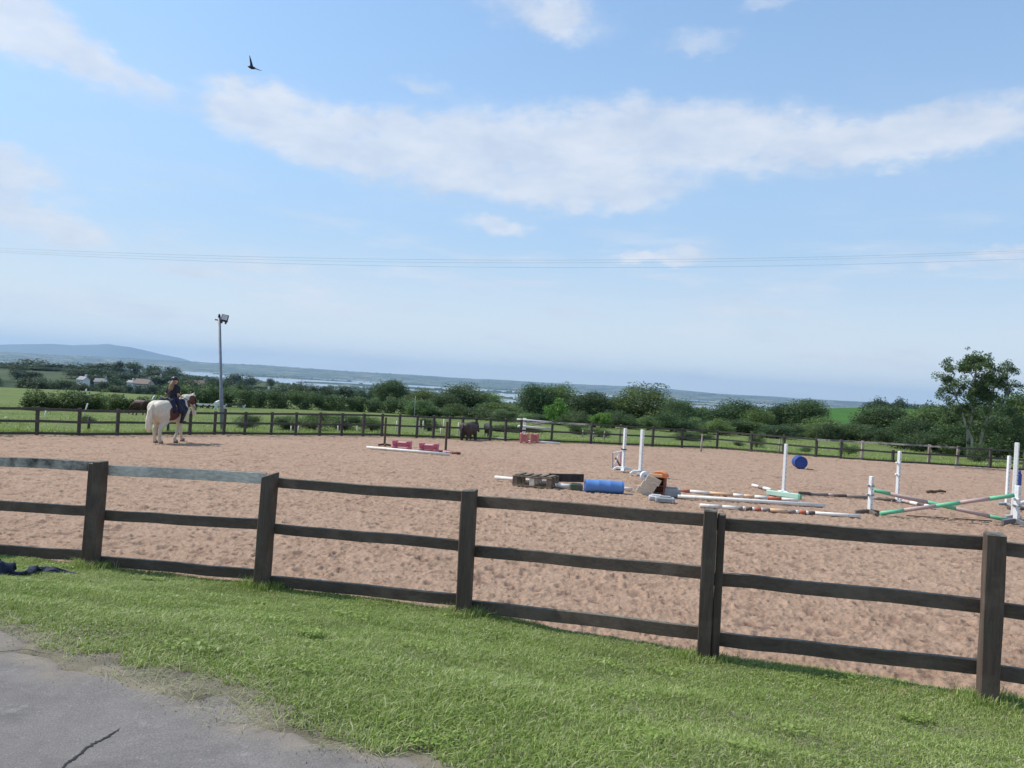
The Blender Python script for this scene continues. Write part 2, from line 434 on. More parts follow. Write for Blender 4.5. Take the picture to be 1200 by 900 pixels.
def path_mat():
    m, t, b = mat('worn_concrete'); v = coord(t, 'Object')
    big = tnoise(t, v, .9, 6, .6); mid = tnoise(t, v, 6, 6, .65); fine = tnoise(t, v, 120, 3, .7)
    cc = ramp(t, big, [(.3, (.140, .120, .106)), (.55, (.192, .168, .150)), (.75, (.24, .213, .19))])
    cc = mixrgb(t, .35, cc, ramp(t, mid, [(.35, (.095, .086, .08)), (.65, (.235, .215, .198))]))
    cc = mixrgb(t, .35, cc, ramp(t, fine, [(.3, (.08, .075, .07)), (.5, (.20, .19, .18)), (.72, (.38, .36, .34))]))
    vo = mk(t, 'ShaderNodeTexVoronoi', Scale=26.0); t.links.new(v, vo.inputs['Vector'])
    cc = mixrgb(t, ramp(t, vo.outputs['Distance'], [(.06, (.5,)*3), (.13, (0, 0, 0))]), cc, (.40, .385, .37))
    # sandy grit near the edge
    a = mk(t, 'ShaderNodeAttribute'); a.attribute_name = 'shade'
    gm_ = t.nodes.new('ShaderNodeMath'); gm_.operation = 'MULTIPLY'; t.links.new(a.outputs['Fac'], gm_.inputs[0]); t.links.new(ramp(t, mid, [(.35, (.3,)*3), (.6, (1,)*3)]), gm_.inputs[1])
    stn_ = ramp(t, tnoise(t, v, 2.1, 7, .7, (1, 2.2, 1)), [(.52, (0, 0, 0)), (.66, (.45, .45, .45))])
    cc = mixrgb(t, stn_, cc, (.10, .092, .085))
    lt_ = ramp(t, tnoise(t, v, 3.3, 7, .75), [(.60, (0, 0, 0)), (.70, (.5, .5, .5))])
    cc = mixrgb(t, lt_, cc, (.34, .325, .30))
    cc = mixrgb(t, gm_.outputs[0], cc, (.27, .22, .17))
    t.links.new(cc, b.inputs['Base Color']); b.inputs['Roughness'].default_value = .9; b.inputs['Specular IOR Level'].default_value = .2
    bump(t, b, mixrgb(t, .6, mid, fine), .8, .010)
    return m
M['path'] = path_mat()
M['soil'] = simple('verge_soil', [(.3, (.10, .085, .055)), (.5, (.17, .145, .10)), (.7, (.26, .22, .165))], 3, .95, .01)
M['soilgrit'] = simple('soil_grit', [(.3, (.20, .165, .13)), (.5, (.34, .29, .24)), (.7, (.55, .50, .43))], 60, .95)
M['crack'] = simple('crack_dark', [(.3, (.02, .02, .02)), (.7, (.05, .045, .04))], 9, .95)

def blade_mat():
    m, t, b = mat('grass_blades'); a = mk(t, 'ShaderNodeAttribute'); a.attribute_name = 'shade'
    v = coord(t, 'Object')
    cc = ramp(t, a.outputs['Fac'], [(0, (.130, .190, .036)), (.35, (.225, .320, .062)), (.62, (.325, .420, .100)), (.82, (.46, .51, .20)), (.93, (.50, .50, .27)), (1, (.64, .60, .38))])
    patch = tnoise(t, v, .9, 4, .6)
    cc = mixrgb(t, ramp(t, patch, [(.45, (0, 0, 0)), (.66, (.45,)*3)]), cc, (.27, .31, .10))
    t.links.new(cc, b.inputs['Base Color']); b.inputs['Roughness'].default_value = .5; b.inputs['Specular IOR Level'].default_value = .35
    tr = mk(t, 'ShaderNodeBsdfTranslucent'); t.links.new(cc, tr.inputs['Color'])
    mx = mk(t, 'ShaderNodeMixShader'); mx.inputs[0].default_value = .35
    t.links.new(b.outputs[0], mx.inputs[1]); t.links.new(tr.outputs[0], mx.inputs[2])
    t.links.new(mx.outputs[0], t.nodes['Material Output'].inputs['Surface'])
    return m
M['blade'] = blade_mat()

def leaf_mat(name, dark, mid_, light, var=.5):
    m, t, b = mat(name); a = mk(t, 'ShaderNodeAttribute'); a.attribute_name = 'shade'
    oi = t.nodes.new('ShaderNodeObjectInfo')
    cc = ramp(t, a.outputs['Fac'], [(0, dark), (.5, mid_), (1, light)])
    hs = t.nodes.new('ShaderNodeHueSaturation'); t.links.new(cc, hs.inputs['Color'])
    mr = mk(t, 'ShaderNodeMapRange'); mr.inputs['To Min'].default_value = .485; mr.inputs['To Max'].default_value = .515; t.links.new(oi.outputs['Random'], mr.inputs['Value']); t.links.new(mr.outputs[0], hs.inputs['Hue'])
    mr2 = mk(t, 'ShaderNodeMapRange'); mr2.inputs['To Min'].default_value = 1-var*.5; mr2.inputs['To Max'].default_value = 1+var*.6
    ms = t.nodes.new('ShaderNodeMath'); ms.operation = 'FRACT'; mm = t.nodes.new('ShaderNodeMath'); mm.operation = 'MULTIPLY'; mm.inputs[1].default_value = 7.31
    t.links.new(oi.outputs['Random'], mm.inputs[0]); t.links.new(mm.outputs[0], ms.inputs[0]); t.links.new(ms.outputs[0], mr2.inputs['Value']); t.links.new(mr2.outputs[0], hs.inputs['Value'])
    t.links.new(hs.outputs[0], b.inputs['Base Color']); b.inputs['Roughness'].default_value = .55; b.inputs['Specular IOR Level'].default_value = .3
    tr = mk(t, 'ShaderNodeBsdfTranslucent'); t.links.new(hs.outputs[0], tr.inputs['Color'])
    mx = mk(t, 'ShaderNodeMixShader'); mx.inputs[0].default_value = .38
    t.links.new(b.outputs[0], mx.inputs[1]); t.links.new(tr.outputs[0], mx.inputs[2])
    t.links.new(mx.outputs[0], t.nodes['Material Output'].inputs['Surface'])
    return m
M['leafdark'] = leaf_mat('dark_leaves', (.045, .075, .032), (.078, .126, .048), (.135, .195, .068))
M['leafmid'] = leaf_mat('mid_green_leaves', (.068, .112, .038), (.118, .185, .055), (.20, .275, .085))
M['leafopen'] = leaf_mat('open_crown_leaves', (.085, .13, .055), (.14, .20, .075), (.22, .29, .11))
M['leafbright'] = leaf_mat('bright_green_leaves', (.07, .14, .025), (.11, .21, .035), (.17, .29, .05))
M['leaffar'] = leaf_mat('far_leaves', (.036, .062, .028), (.056, .092, .038), (.09, .13, .05), .35)

# open ground: grass paddock near, patchwork of fields far away
def ground_mat():
    m, t, b = mat('paddock_and_fields'); v = coord(t, 'Object')
    n1_ = tnoise(t, v, .12, 6, .65); n2_ = tnoise(t, v, 1.6, 6, .7); n3_ = tnoise(t, v, 9, 4, .7)
    near = ramp(t, n1_, [(.3, (.070, .108, .034)), (.5, (.115, .145, .052)), (.7, (.185, .19, .085))])
    near = mixrgb(t, .45, near, ramp(t, n2_, [(.3, (.055, .095, .022)), (.5, (.13, .18, .045)), (.72, (.28, .27, .12))]))
    near = mixrgb(t, .25, near, ramp(t, n3_, [(.3, (.05, .09, .02)), (.7, (.22, .25, .09))]))
    # patchwork
    wv = mk(t, 'ShaderNodeTexNoise', Scale=.004, Detail=2.0); t.links.new(v, wv.inputs['Vector'])
    ad = mk(t, 'ShaderNodeMixRGB'); ad.blend_type = 'LINEAR_LIGHT'; ad.inputs[0].default_value = 60; t.links.new(v, ad.inputs[1]); t.links.new(wv.outputs['Color'], ad.inputs[2]); ad.use_clamp = False
    vo = mk(t, 'ShaderNodeTexVoronoi', Scale=.0075); t.links.new(ad.outputs[0], vo.inputs['Vector'])
    ve = mk(t, 'ShaderNodeTexVoronoi', Scale=.0075); ve.feature = 'DISTANCE_TO_EDGE'; t.links.new(ad.outputs[0], ve.inputs['Vector'])
    sp = t.nodes.new('ShaderNodeSeparateXYZ'); t.links.new(vo.outputs['Color'], sp.inputs[0])
    fld = ramp(t, sp.outputs[0], [(0, (.040, .058, .032)), (.35, (.055, .080, .038)), (.6, (.070, .095, .042)), (.78, (.12, .13, .075)), (.90, (.34, .29, .20)), (1, (.04, .055, .03))])
    fld = mixrgb(t, .3, fld, ramp(t, tnoise(t, v, .03, 4, .6), [(.3, (.04, .06, .03)), (.7, (.14, .15, .085))]))
    hed = ramp(t, ve.outputs['Distance'], [(.03, (1, 1, 1)), (.07, (0, 0, 0))])
    fld = mixrgb(t, hed, fld, (.022, .042, .018))
    wd = ramp(t, tnoise(t, v, .0016, 4, .6), [(.50, (0, 0, 0)), (.53, (1, 1, 1))])
    fld = mixrgb(t, wd, fld, (.028, .048, .020))
    a = mk(t, 'ShaderNodeAttribute'); a.attribute_name = 'shade'   # 0 near paddock .. 1 far patchwork, 2 = fresh crop
    cl_ = t.nodes.new('ShaderNodeMath'); cl_.operation = 'MINIMUM'; t.links.new(a.outputs['Fac'], cl_.inputs[0]); cl_.inputs[1].default_value = 1
    cc = mixrgb(t, cl_.outputs[0], near, fld)
    cr = mk(t, 'ShaderNodeMapRange'); cr.inputs['From Min'].default_value = 1.4; cr.inputs['From Max'].default_value = 1.6; t.links.new(a.outputs['Fac'], cr.inputs['Value'])
    cc = mixrgb(t, cr.outputs[0], cc, ramp(t, n1_, [(.3, (.040, .105, .018)), (.7, (.058, .140, .026))]))
    # open pasture and stubble among darker ground on the far shore
    fr = mk(t, 'ShaderNodeMapRange'); fr.inputs['From Min'].default_value = 7600; fr.inputs['From Max'].default_value = 8600
    vl = t.nodes.new('ShaderNodeVectorMath'); vl.operation = 'LENGTH'; t.links.new(v, vl.inputs[0]); t.links.new(vl.outputs['Value'], fr.inputs['Value'])
    big_ = mk(t, 'ShaderNodeTexVoronoi', Scale=1.0); mpv = mk(t, 'ShaderNodeMapping'); mpv.inputs['Scale'].default_value = (.0050, .0021, 1); t.links.new(ad.outputs[0], mpv.inputs[0]); t.links.new(mpv.outputs[0], big_.inputs['Vector'])
    sb = t.nodes.new('ShaderNodeSeparateXYZ'); t.links.new(big_.outputs['Color'], sb.inputs[0])
    fcol = ramp(t, sb.outputs[1], [(0, (.03, .045, .028)), (.45, (.05, .075, .038)), (.66, (.10, .13, .06)), (.80, (.30, .28, .18)), (.90, (.52, .45, .32)), (.97, (.04, .055, .03))])
    cc = mixrgb(t, fr.outputs[0], cc, fcol)
    t.links.new(cc, b.inputs['Base Color']); b.inputs['Roughness'].default_value = .95; b.inputs['Specular IOR Level'].default_value = .1
    bump(t, b, n3_, .6, .05)
    return m
M['ground'] = ground_mat()
def water_mat():
    m, t, b = mat('lough_water')
    b.inputs['Base Color'].default_value = (.30, .34, .38, 1); b.inputs['Roughness'].default_value = .12
    b.inputs['Specular IOR Level'].default_value = .5
    v = coord(t, 'Object'); bump(t, b, tnoise(t, v, .02, 5, .7), .25, 4.0)
    return m
M['water'] = water_mat()
def hill_mat(name, a_, b_):
    return simple(name, [(.35, a_), (.65, b_)], .0006, .95, 0, None, 6, .1)
M['moor'] = hill_mat('moorland', (.13, .14, .11), (.20, .20, .16))
# ================================================================== TERRAIN
# far fence line, surveyed
FF_PX = [(-330,497),(-120,508),(0,510.5),(43,510),(92,511),(137,510.5),(258,509.5),(350,510.5),(450,511.5),(545,515),(645,518.7),(700,520.5),(765,523.5),(840,526),(900,531),(956,535.5),(1045,541.5),(1140,547),(1200,551),(1300,557),(1500,570)]
FF = [G(*p) for p in FF_PX]
# keep x strictly increasing
ffx = np.array([p.x for p in FF]); ffy = np.array([p.y for p in FF])
ffx = np.concatenate([[-60, ffx[0]-3], ffx, [ffx[-1]+30]]); ffy = np.concatenate([[-30, ffy[0]-4.5], ffy, [ffy[-1]-9]])
def Yf(x): return np.interp(x, ffx, ffy)
NF_PX = [(108,668),(306,690),(543,722),(824,774),(1157,822)]
NF = [G(*p) for p in NF_PX]
nfx = np.array([p.x for p in NF]); nfy = np.array([p.y for p in NF])
nfx = np.concatenate([[-40, -12], nfx, [12, 60]]); nfy = np.concatenate([[nfy[0]+9, nfy[0]+2.0], nfy, [nfy[-1]-2.2, nfy[-1]-14]])
def Yn(x): return np.interp(x, nfx, nfy)
PE_PX = [(-260,690),(0,743),(130,786),(300,838),(400,872),(462,902),(590,970)]
def on_path(px, py):
    d = px_dir(px, py); t_ = (0.40-CAM_Z)/d.z; return Vector((d.x*t_, t_, .40))
PE = [on_path(*p) for p in PE_PX]
pex = np.array([p.x for p in PE]); pey = np.array([p.y for p in PE])
def Yp(x): return np.interp(x, np.concatenate([[-40], pex, [8, 60]]), np.concatenate([[pey[0]+9], pey, [-1.2, -20]]))

prof_r = np.array([0,50,100,150,190,260,400,900,1800,2700,40000.])
prof_z = np.array([0,-1.15,-2.3,-3.6,-5.4,-9,-15.5,-34,-53,-64,-64.])
lr = np.linspace(0, math.log(40000), 400); pz = np.interp(np.exp(lr)-1, prof_r, prof_z)
kz = np.exp(-np.linspace(-2, 2, 9)**2); kz /= kz.sum(); pz = np.convolve(np.pad(pz, 4, 'edge'), kz, 'valid')
def prof(q): return np.interp(np.log(np.maximum(q, 0)+1), lr, pz)
BUMPS = [ # px azimuth, distance, height, half width, half depth
 (1085,290,12.5,85,95),(325,800,19,62,110),(30,600,9,130,110),(165,545,10,125,95),(700,600,5,180,120),(900,900,20,200,200),(-300,500,10,160,160),
 (450,1500,10,200,150)]
ISL = [ # lough islands: px, distance, half width, half depth, height
 (455,4700,620,230,9),(520,3250,330,120,6),(600,5200,420,200,8),(430,3500,260,110,7),(240,3600,420,180,8),(80,4300,700,500,14),(700,4300,380,200,9),(800,6200,420,260,11),(880,4800,600,260,9),(1050,5200,800,500,14),(330,6800,700,260,12),(560,7300,900,200,10),(-200,4600,800,600,16)]
def ground_z(x, y):
    r = np.hypot(x, y)
    q = np.where(y > 0, y, 0)
    w = sstep(70, 180, r)
    q = q*(1-w) + r*.95*w
    z0 = -S*np.clip(y, 0, 60); z1 = prof(q)
    w2 = sstep(40, 75, r)
    z = z0*(1-w2) + z1*w2
    z = z + (fbm(x*.06, y*.06, 3, 3)-.5)*.5*sstep(52, 110, r)
    z = z + (fbm(x*.006, y*.006, 4, 5)-.5)*9*sstep(260, 700, r)*(1-sstep(2300, 2900, r))
    for (px, Y, h, sx, sy) in BUMPS:
        cx = (px-600)/F*Y
        z = z + h*np.exp(-((x-cx)/sx)**2 - ((y-Y)/sy)**2)
    for (px, Y, sx, sy, h) in ISL:
        cx = (px-600)/F*Y
        e = ((x-cx)/sx)**2 + ((y-Y)/sy)**2 + (fbm(x*.003, y*.003, 3, 9)-.5)*1.4
        z = z + (h+4.5)*sstep(1.6, .1, e)*sstep(2800, 3000, r)
    # far shore
    far = sstep(8200, 9200, r)*5 + sstep(8800, 12500, r)*(48 + 95*fbm(x*.00042, y*.00042, 4, 21)) + sstep(8500, 10000, r)*16*fbm(x*.0018, y*.0018, 3, 31)
    z = z + far*sstep(-2000, 3000, y)
    return z
def ground_adj(x, y):
    z = ground_z(x, y)
    t_ = sstep(-.05, .5, y-Yf(x))
    n_ = (fbm(x*1.3, y*1.3, 3, 77)-.5)*.10
    near = np.hypot(x, y) < 75
    z = np.where(near, z + t_*(.03+n_*sstep(75, 60, np.hypot(x, y))) - (1-t_)*.32, z)
    return z

def polar(name, az, rr, zf, m, smooth=True, shade=None):
    Am, R = np.meshgrid(az, rr)
    X = np.sin(Am)*R; Y = np.cos(Am)*R; Z = zf(X, Y)
    V = np.stack([X.ravel(), Y.ravel(), Z.ravel()], 1)
    nr, na = R.shape
    i = np.arange(nr-1)[:, None]*na + np.arange(na-1)[None, :]
    Fc = np.stack([i, i+1, i+1+na, i+na], -1).reshape(-1, 4)
    Fc = Fc[:, ::-1]
    return mesh_np(name, V, Fc, m, smooth=smooth, col=shade(X, Y).ravel() if shade else None)
azs = np.concatenate([np.radians(np.linspace(-180, -42, 46)), np.radians(np.linspace(-41, 41, 360)), np.radians(np.linspace(42, 180, 46))])
rr = np.concatenate([[0.5, 4, 9, 14], np.linspace(18, 60, 110), np.geomspace(61, 19500, 225)])
def gshade(X, Y):
    r = np.hypot(X, Y)
    s_ = sstep(150, 230, r)
    wob = (fbm(X*.02, Y*.02, 2, 8)-.5)*30
    crop = (X > 70+wob*.3) & (Y > 205+wob) & (Y < 420) & (X < 260)
    return np.where(crop, 2.0, s_)
land = tag(polar('paddock_and_hills', azs, rr, ground_adj, M['ground'], True, gshade), kind='structure')
# mountains beyond the lough
MT = [(-120,.0125),(-40,.0128),(20,.0150),(70,.0165),(100,.0178),(125,.0205),(150,.0185),(185,.0120),(215,.0070),(235,.0030),(260,-.002),(400,-.004)]
mx_ = np.array([m_[0] for m_ in MT]); mh_ = np.array([m_[1] for m_ in MT])
def mount_z(x, y):
    px = 600 + x/np.maximum(y, 1)*F
    r = np.hypot(x, y)
    crest = np.interp(px, mx_, mh_, left=.011, right=-.004)
    h = crest*17800 + (fbm(x*.0014, y*.0014, 4, 55)-.5)*60
    w = np.exp(-((y-17000)/1250)**2)
    return -64 + np.maximum((h+64)*w, -5)
polar_az = np.radians(np.linspace(-40, -17, 200))
mt = polar('mountain_range', polar_az, np.linspace(14500, 19700, 46), lambda x, y: mount_z(x, y*1.0), M['moor'])
tag(mt, kind='structure')
wv = np.array([[-25000,-25000,-60],[25000,-25000,-60],[25000,25000,-60],[-25000,25000,-60]], float)
# water as a ring-free sheet that the land rises through
tag(polar('lough_water', np.radians(np.linspace(-180, 180, 120)), np.geomspace(2000, 19600, 14), lambda x, y: x*0-60.0, M['water']), kind='structure')

# ================================================================== ARENA SAND
def sand_height(X, Y):
    """hoof-churned surface: clods and prints. returns height, damp"""
    fade = 1-.55*sstep(14, 40, Y)
    h = (fbm(X*2.2, Y*2.2, 4, 1)-.5)*.050 + (fbm(X*.45, Y*.45, 2, 4)-.5)*.05
    h += (np.abs(fbm(X*7.0, Y*7.0, 3, 12)-.5)*2)*.034
    darken = np.zeros_like(X)
    for sd_, cell, rad, dep, frac in ((101, .31, .075, .034, .5), (202, .17, .042, .024, .6), (303, .55, .12, .025, .4)):
        gx = X/cell; gy = Y/cell; ix = np.floor(gx); iy = np.floor(gy)
        for a in (-1, 0, 1):
            for b_ in (-1, 0, 1):
                jx = ix+a; jy = iy+b_
                on = _h(jx, jy, sd_+3) < frac
                cx = jx + .2+.6*_h(jx, jy, sd_); cy = jy + .2+.6*_h(jx, jy, sd_+1)
                el_ = .75+.7*_h(jx, jy, sd_+5)
                sz = rad*(.6+.7*_h(jx, jy, sd_+2))/cell
                d = np.hypot((gx-cx)*el_, (gy-cy)/el_)/sz
                k = np.where(on, 1.0, 0.0)
                prof_ = -dep*np.exp(-(d*1.15)**4) + dep*.62*np.exp(-((d-1.45)/.38)**2)*(.4+.9*vnoise(X*9+a, Y*9+b_, 9))
                h += prof_*k
                darken = np.maximum(darken, k*np.exp(-(d*1.15)**4)*(_h(jx, jy, sd_+7) > .55)*.75)
    h += (np.abs(fbm(X*15.0, Y*19.0, 3, 13)-.5)*2)*.040 + (fbm(X*30., Y*36., 2, 19)-.5)*.022
    # scattered darker clods
    cl_ = sstep(.70, .82, fbm(X*4.4, Y*6.5, 3, 66)); darken = np.maximum(darken, cl_*.7); h += cl_*.02
    tr1 = np.exp(-((Y-Yf(X)+2.4)/.9)**2) + np.exp(-((Y-Yn(X)-1.6)/.6)**2)*.7 + np.exp(-((np.hypot(X-2, (Y-22))-9)/.8)**2)*.6
    h = h - .03*tr1 + tr1*(fbm(X*5, Y*5, 3, 44)-.5)*.05
    darken = np.maximum(darken*(.8+.4*tr1), sstep(.45, 1, tr1)*.28*fbm(X*1.5, Y*1.5, 3, 45))
    harrow = (fbm(X*.5+Y*.1, Y*6.5, 2, 47)-.5)*.022
    return (h + harrow)*fade*.66, darken
ca = np.concatenate([np.radians(np.linspace(-75, -37, 40)), np.radians(np.linspace(-36.6, 36.6, 900)), np.radians(np.linspace(37, 78, 40))])
rows = 400
tt = np.linspace(0, 1, rows)
tan = np.tan(ca)
# near and far depth for every azimuth, found by marching
def isect(fun, lo, hi):
    ys = np.linspace(lo, hi, 700)[:, None]
    xx = ys*tan[None, :]
    f_ = ys - fun(xx)
    idx = np.argmax(f_ > 0, axis=0)
    return ys[idx, 0]
y0 = isect(Yn, .5, 30)-.34; y1 = isect(Yf, 8, 62)+.45
y1 = np.maximum(y1, y0+.5)
# spacing between 1/Y and linear
inv = 1/(1/y0[None, :] + (1/y1-1/y0)[None, :]*tt[:, None])
lin = y0[None, :] + (y1-y0)[None, :]*tt[:, None]
YY = inv*.80 + lin*.20
XX = YY*tan[None, :]
hh, dd = sand_height(XX, YY)
edge = sstep(0, .5, y1[None, :]-YY)
ZZ = -S*YY + hh*edge - .02 + .05*np.exp(-((YY-y1[None, :]+1.0)/.8)**2)*(fbm(XX*2, YY*2, 3, 90))
i = np.arange(rows-1)[:, None]*len(ca) + np.arange(len(ca)-1)[None, :]
Fc = np.stack([i+len(ca), i+1+len(ca), i+1, i], -1).reshape(-1, 4)[:, ::-1]
sand = mesh_np('arena_sand', np.stack([XX.ravel(), YY.ravel(), ZZ.ravel()], 1), Fc, M['sand'], smooth=True, col=dd.ravel())
tag(sand, kind='structure')

# ================================================================== VERGE AND PATH
def verge_z(x, y):
    yp = Yp(x); yn = Yn(x)
    t_ = np.clip((y-yp)/np.maximum(yn-yp, .1), -.3, 1.3)
    zn = -S*yn + .015
    z = .395 + (zn-.395)*sstep(-.05, 1.02, t_)
    z = z + .035*np.sin(np.clip(t_, 0, 1)*math.pi)
    z = z + (fbm(x*1.6, y*1.6, 3, 40)-.5)*.07*sstep(1.25, .8, t_)
    z = z - .10*sstep(0, -.12, t_)
    z = z - .16*sstep(1.01, 1.13, t_)
    return z
vx = np.concatenate([np.linspace(-30, -9.2, 30), np.linspace(-9, 8, 420), np.linspace(8.3, 40, 40)])
vt = np.linspace(-.12, 1.14, 90)
VX = np.repeat(vx[None, :], len(vt), 0)
VY = Yp(vx)[None, :] + (Yn(vx)-Yp(vx))[None, :]*vt[:, None]
VZ = verge_z(VX, VY)
i = np.arange(len(vt)-1)[:, None]*len(vx) + np.arange(len(vx)-1)[None, :]
Fc = np.stack([i, i+1, i+1+len(vx), i+len(vx)], -1).reshape(-1, 4)
verge = mesh_np('grass_verge', np.stack([VX.ravel(), VY.ravel(), VZ.ravel()], 1), Fc, M['soil'], smooth=True)
tag(verge, kind='structure')
# concrete path: a sheet of its own, slightly uneven, frayed at the edge
px_ = np.concatenate([np.linspace(-30, -6.2, 30), np.linspace(-6, 3, 260), np.linspace(3.3, 40, 30)])
pt = np.concatenate([np.linspace(-25, -4, 12), np.linspace(-3.8, .34, 140)])
PX = np.repeat(px_[None, :], len(pt), 0); PY = Yp(px_)[None, :] + pt[:, None]
PZ = .40 + (fbm(PX*.8, PY*.8, 3, 14)-.5)*.02 + (fbm(PX*6, PY*6, 3, 15)-.5)*.006
en = (fbm(PX*3.1, PY*3.1, 4, 17)-.5)*.42 + (fbm(PX*.9, PY*.9, 2, 18)-.5)*.3
PZ = PZ - .08*sstep(.02, .24, pt[:, None]+en)
psh = sstep(-.22, .14, pt[:, None]+en*1.3)*.8
i = np.arange(len(pt)-1)[:, None]*len(px_) + np.arange(len(px_)-1)[None, :]
Fc = np.stack([i, i+1, i+1+len(px_), i+len(px_)], -1).reshape(-1, 4)
path = mesh_np('path', np.stack([PX.ravel(), PY.ravel(), PZ.ravel()], 1), Fc, M['path'], smooth=True, col=psh.ravel())
tag(path, kind='structure')
# cracks: thin dark broken strips set on the slab
def crack(pts_px, w):
    pts = [on_path(*p) for p in pts_px]
    V = []; Fq = []
    n = 0
    fine_ = []
    for a, b_ in zip(pts[:-1], pts[1:]):
        for k in range(16): fine_.append(a.lerp(b_, k/16))
    fine_.append(pts[-1])
    for k, p in enumerate(fine_):
        jit = Vector((0, 0, 0)); jit.x = .022*(float(fbm(np.array([k*.35]), np.array([w*900]), 3, 5)[0])-.5); jit.y = .022*(float(fbm(np.array([k*.35]), np.array([w*900+50]), 3, 6)[0])-.5)
        d = (fine_[min(k+1, len(fine_)-1)]-fine_[max(k-1, 0)]).normalized(); sd_ = Vector((-d.y, d.x, 0))
        ww = w*(.45+1.1*float(fbm(np.array([k*.22]), np.array([3.3]), 2, 8)[0]))*(1-abs(2*k/len(fine_)-1)**4)
        z = .40 + float((fbm(np.array([p.x*.8]), np.array([p.y*.8]), 3, 14)[0]-.5)*.02) + float((fbm(np.array([p.x*6]), np.array([p.y*6]), 3, 15)[0]-.5)*.006) + .003
        p2 = p+jit
        V += [(p2.x+sd_.x*ww, p2.y+sd_.y*ww, z), (p2.x-sd_.x*ww, p2.y-sd_.y*ww, z)]
        if k: Fq.append((2*k-2, 2*k-1, 2*k+1, 2*k))
    o = mesh_np('crack', np.array(V), np.array(Fq), M['crack'])
    o.parent = path
crack([(60,912),(78,896),(92,885),(108,872),(124,864),(142,852)], .006)
crack([(-30,762),(0,764),(30,762),(58,767)], .004)

# grass blades
def blades(n, xr, yfun, hr, wr, seedv, zf, tone=(0.15, .75), pale=.06, lean=.6):
    R_ = np.random.default_rng(seedv)
    x = R_.uniform(xr[0], xr[1], n); t_ = R_.uniform(0, 1, n)
    y, keep = yfun(x, t_, R_)
    x = x[keep]; y = y[keep]; n = len(x)
    z = zf(x, y) - .008
    clump = fbm(x*3.0, y*3.0, 3, 23)
    tall = fbm(x*1.1, y*1.1, 2, 29)
    h = R_.uniform(*hr, n)*(.55+.9*clump)*(.6+.8*tall)
    w = R_.uniform(*wr, n)
    a = R_.uniform(0, 2*np.pi, n); la = R_.uniform(0, 2*np.pi, n); le = np.abs(R_.normal(0, lean, n))
    dx = np.cos(a)*w; dy = np.sin(a)*w
    lx = np.cos(la)*le*h + .12*h; ly = np.sin(la)*le*h
    V = np.zeros((n, 5, 3))
    V[:, 0] = np.stack([x-dx, y-dy, z], 1); V[:, 1] = np.stack([x+dx, y+dy, z], 1)
    V[:, 2] = np.stack([x+dx*.8+lx*.4, y+dy*.8+ly*.4, z+h*.6], 1); V[:, 3] = np.stack([x-dx*.8+lx*.4, y-dy*.8+ly*.4, z+h*.6], 1)
    V[:, 4] = np.stack([x+lx*1.25, y+ly*1.25, z+h*(1.0-.25*np.minimum(le, 1.2))], 1)
    b0 = np.arange(n)[:, None]*5
    T = np.concatenate([b0+np.array([0, 1, 2]), b0+np.array([0, 2, 3]), b0+np.array([3, 2, 4])], 0)
    s_ = R_.uniform(tone[0], tone[1], n)*(.7+.6*clump)
    pp = R_.uniform(0, 1, n) < pale*(.4+1.8*fbm(x*.8, y*.8, 2, 31)); s_ = np.where(pp, R_.uniform(.85, 1, n), np.minimum(s_, .8))
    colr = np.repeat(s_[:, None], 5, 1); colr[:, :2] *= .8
    return V.reshape(-1, 3), T, colr.ravel()
def yv(x, t_, R_):
    yp = Yp(x)+.04; yn = Yn(x)
    y = yp + (yn-yp)*t_*1.035
    bare = (fbm(x*3.1, y*3.1, 4, 17)-.5)*.5 + (fbm(x*1.2, y*1.2, 2, 19)-.5)*.5
    dist = y - yp
    keep = (dist + bare > .06 + .22*R_.uniform(0, 1, len(x))) & (R_.uniform(0, 1, len(x)) < np.clip(1.25-(y-4)*.09, .5, 1))
    keep &= R_.uniform(0, 1, len(x)) < np.clip((yn-yp)/4.6, .3, 1)
    keep &= (y > .8) & (x < y*.75+1.6) & (x > -y*.75-1.6)
    return y, keep
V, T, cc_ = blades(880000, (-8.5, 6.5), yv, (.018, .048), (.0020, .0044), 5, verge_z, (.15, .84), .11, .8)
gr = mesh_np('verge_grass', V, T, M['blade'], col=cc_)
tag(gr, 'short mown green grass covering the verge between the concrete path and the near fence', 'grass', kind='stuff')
def ydry(x, t_, R_):
    y = Yp(x) - .22 + .60*t_ + R_.normal(0, .05, len(x))
    bare = (fbm(x*3.1, y*3.1, 4, 17)-.5)*.5
    keep = (np.abs(y-Yp(x)-.08+bare) < .26*R_.uniform(0, 1, len(x))+.03) & (y > 1) & (fbm(x*5, y*5, 2, 71) > .42)
    return y, keep
def zdry(x, y): return np.maximum(verge_z(x, y), .398)+.004
V, T, cc_ = blades(15000, (-6, 2.5), ydry, (.012, .034), (.0008, .0017), 6, zdry, (.8, 1), 1.2, 2.6)
V[:, 2] = np.minimum(V[:, 2], np.repeat(zdry(V[::5, 0], V[::5, 1]), 5)+.016)
st = mesh_np('dry_straw', V, T, M['blade'], col=np.clip(cc_, .86, 1))
tag(st, 'dry straw and dead grass littered along the ragged edge of the concrete path', 'straw', kind='stuff')
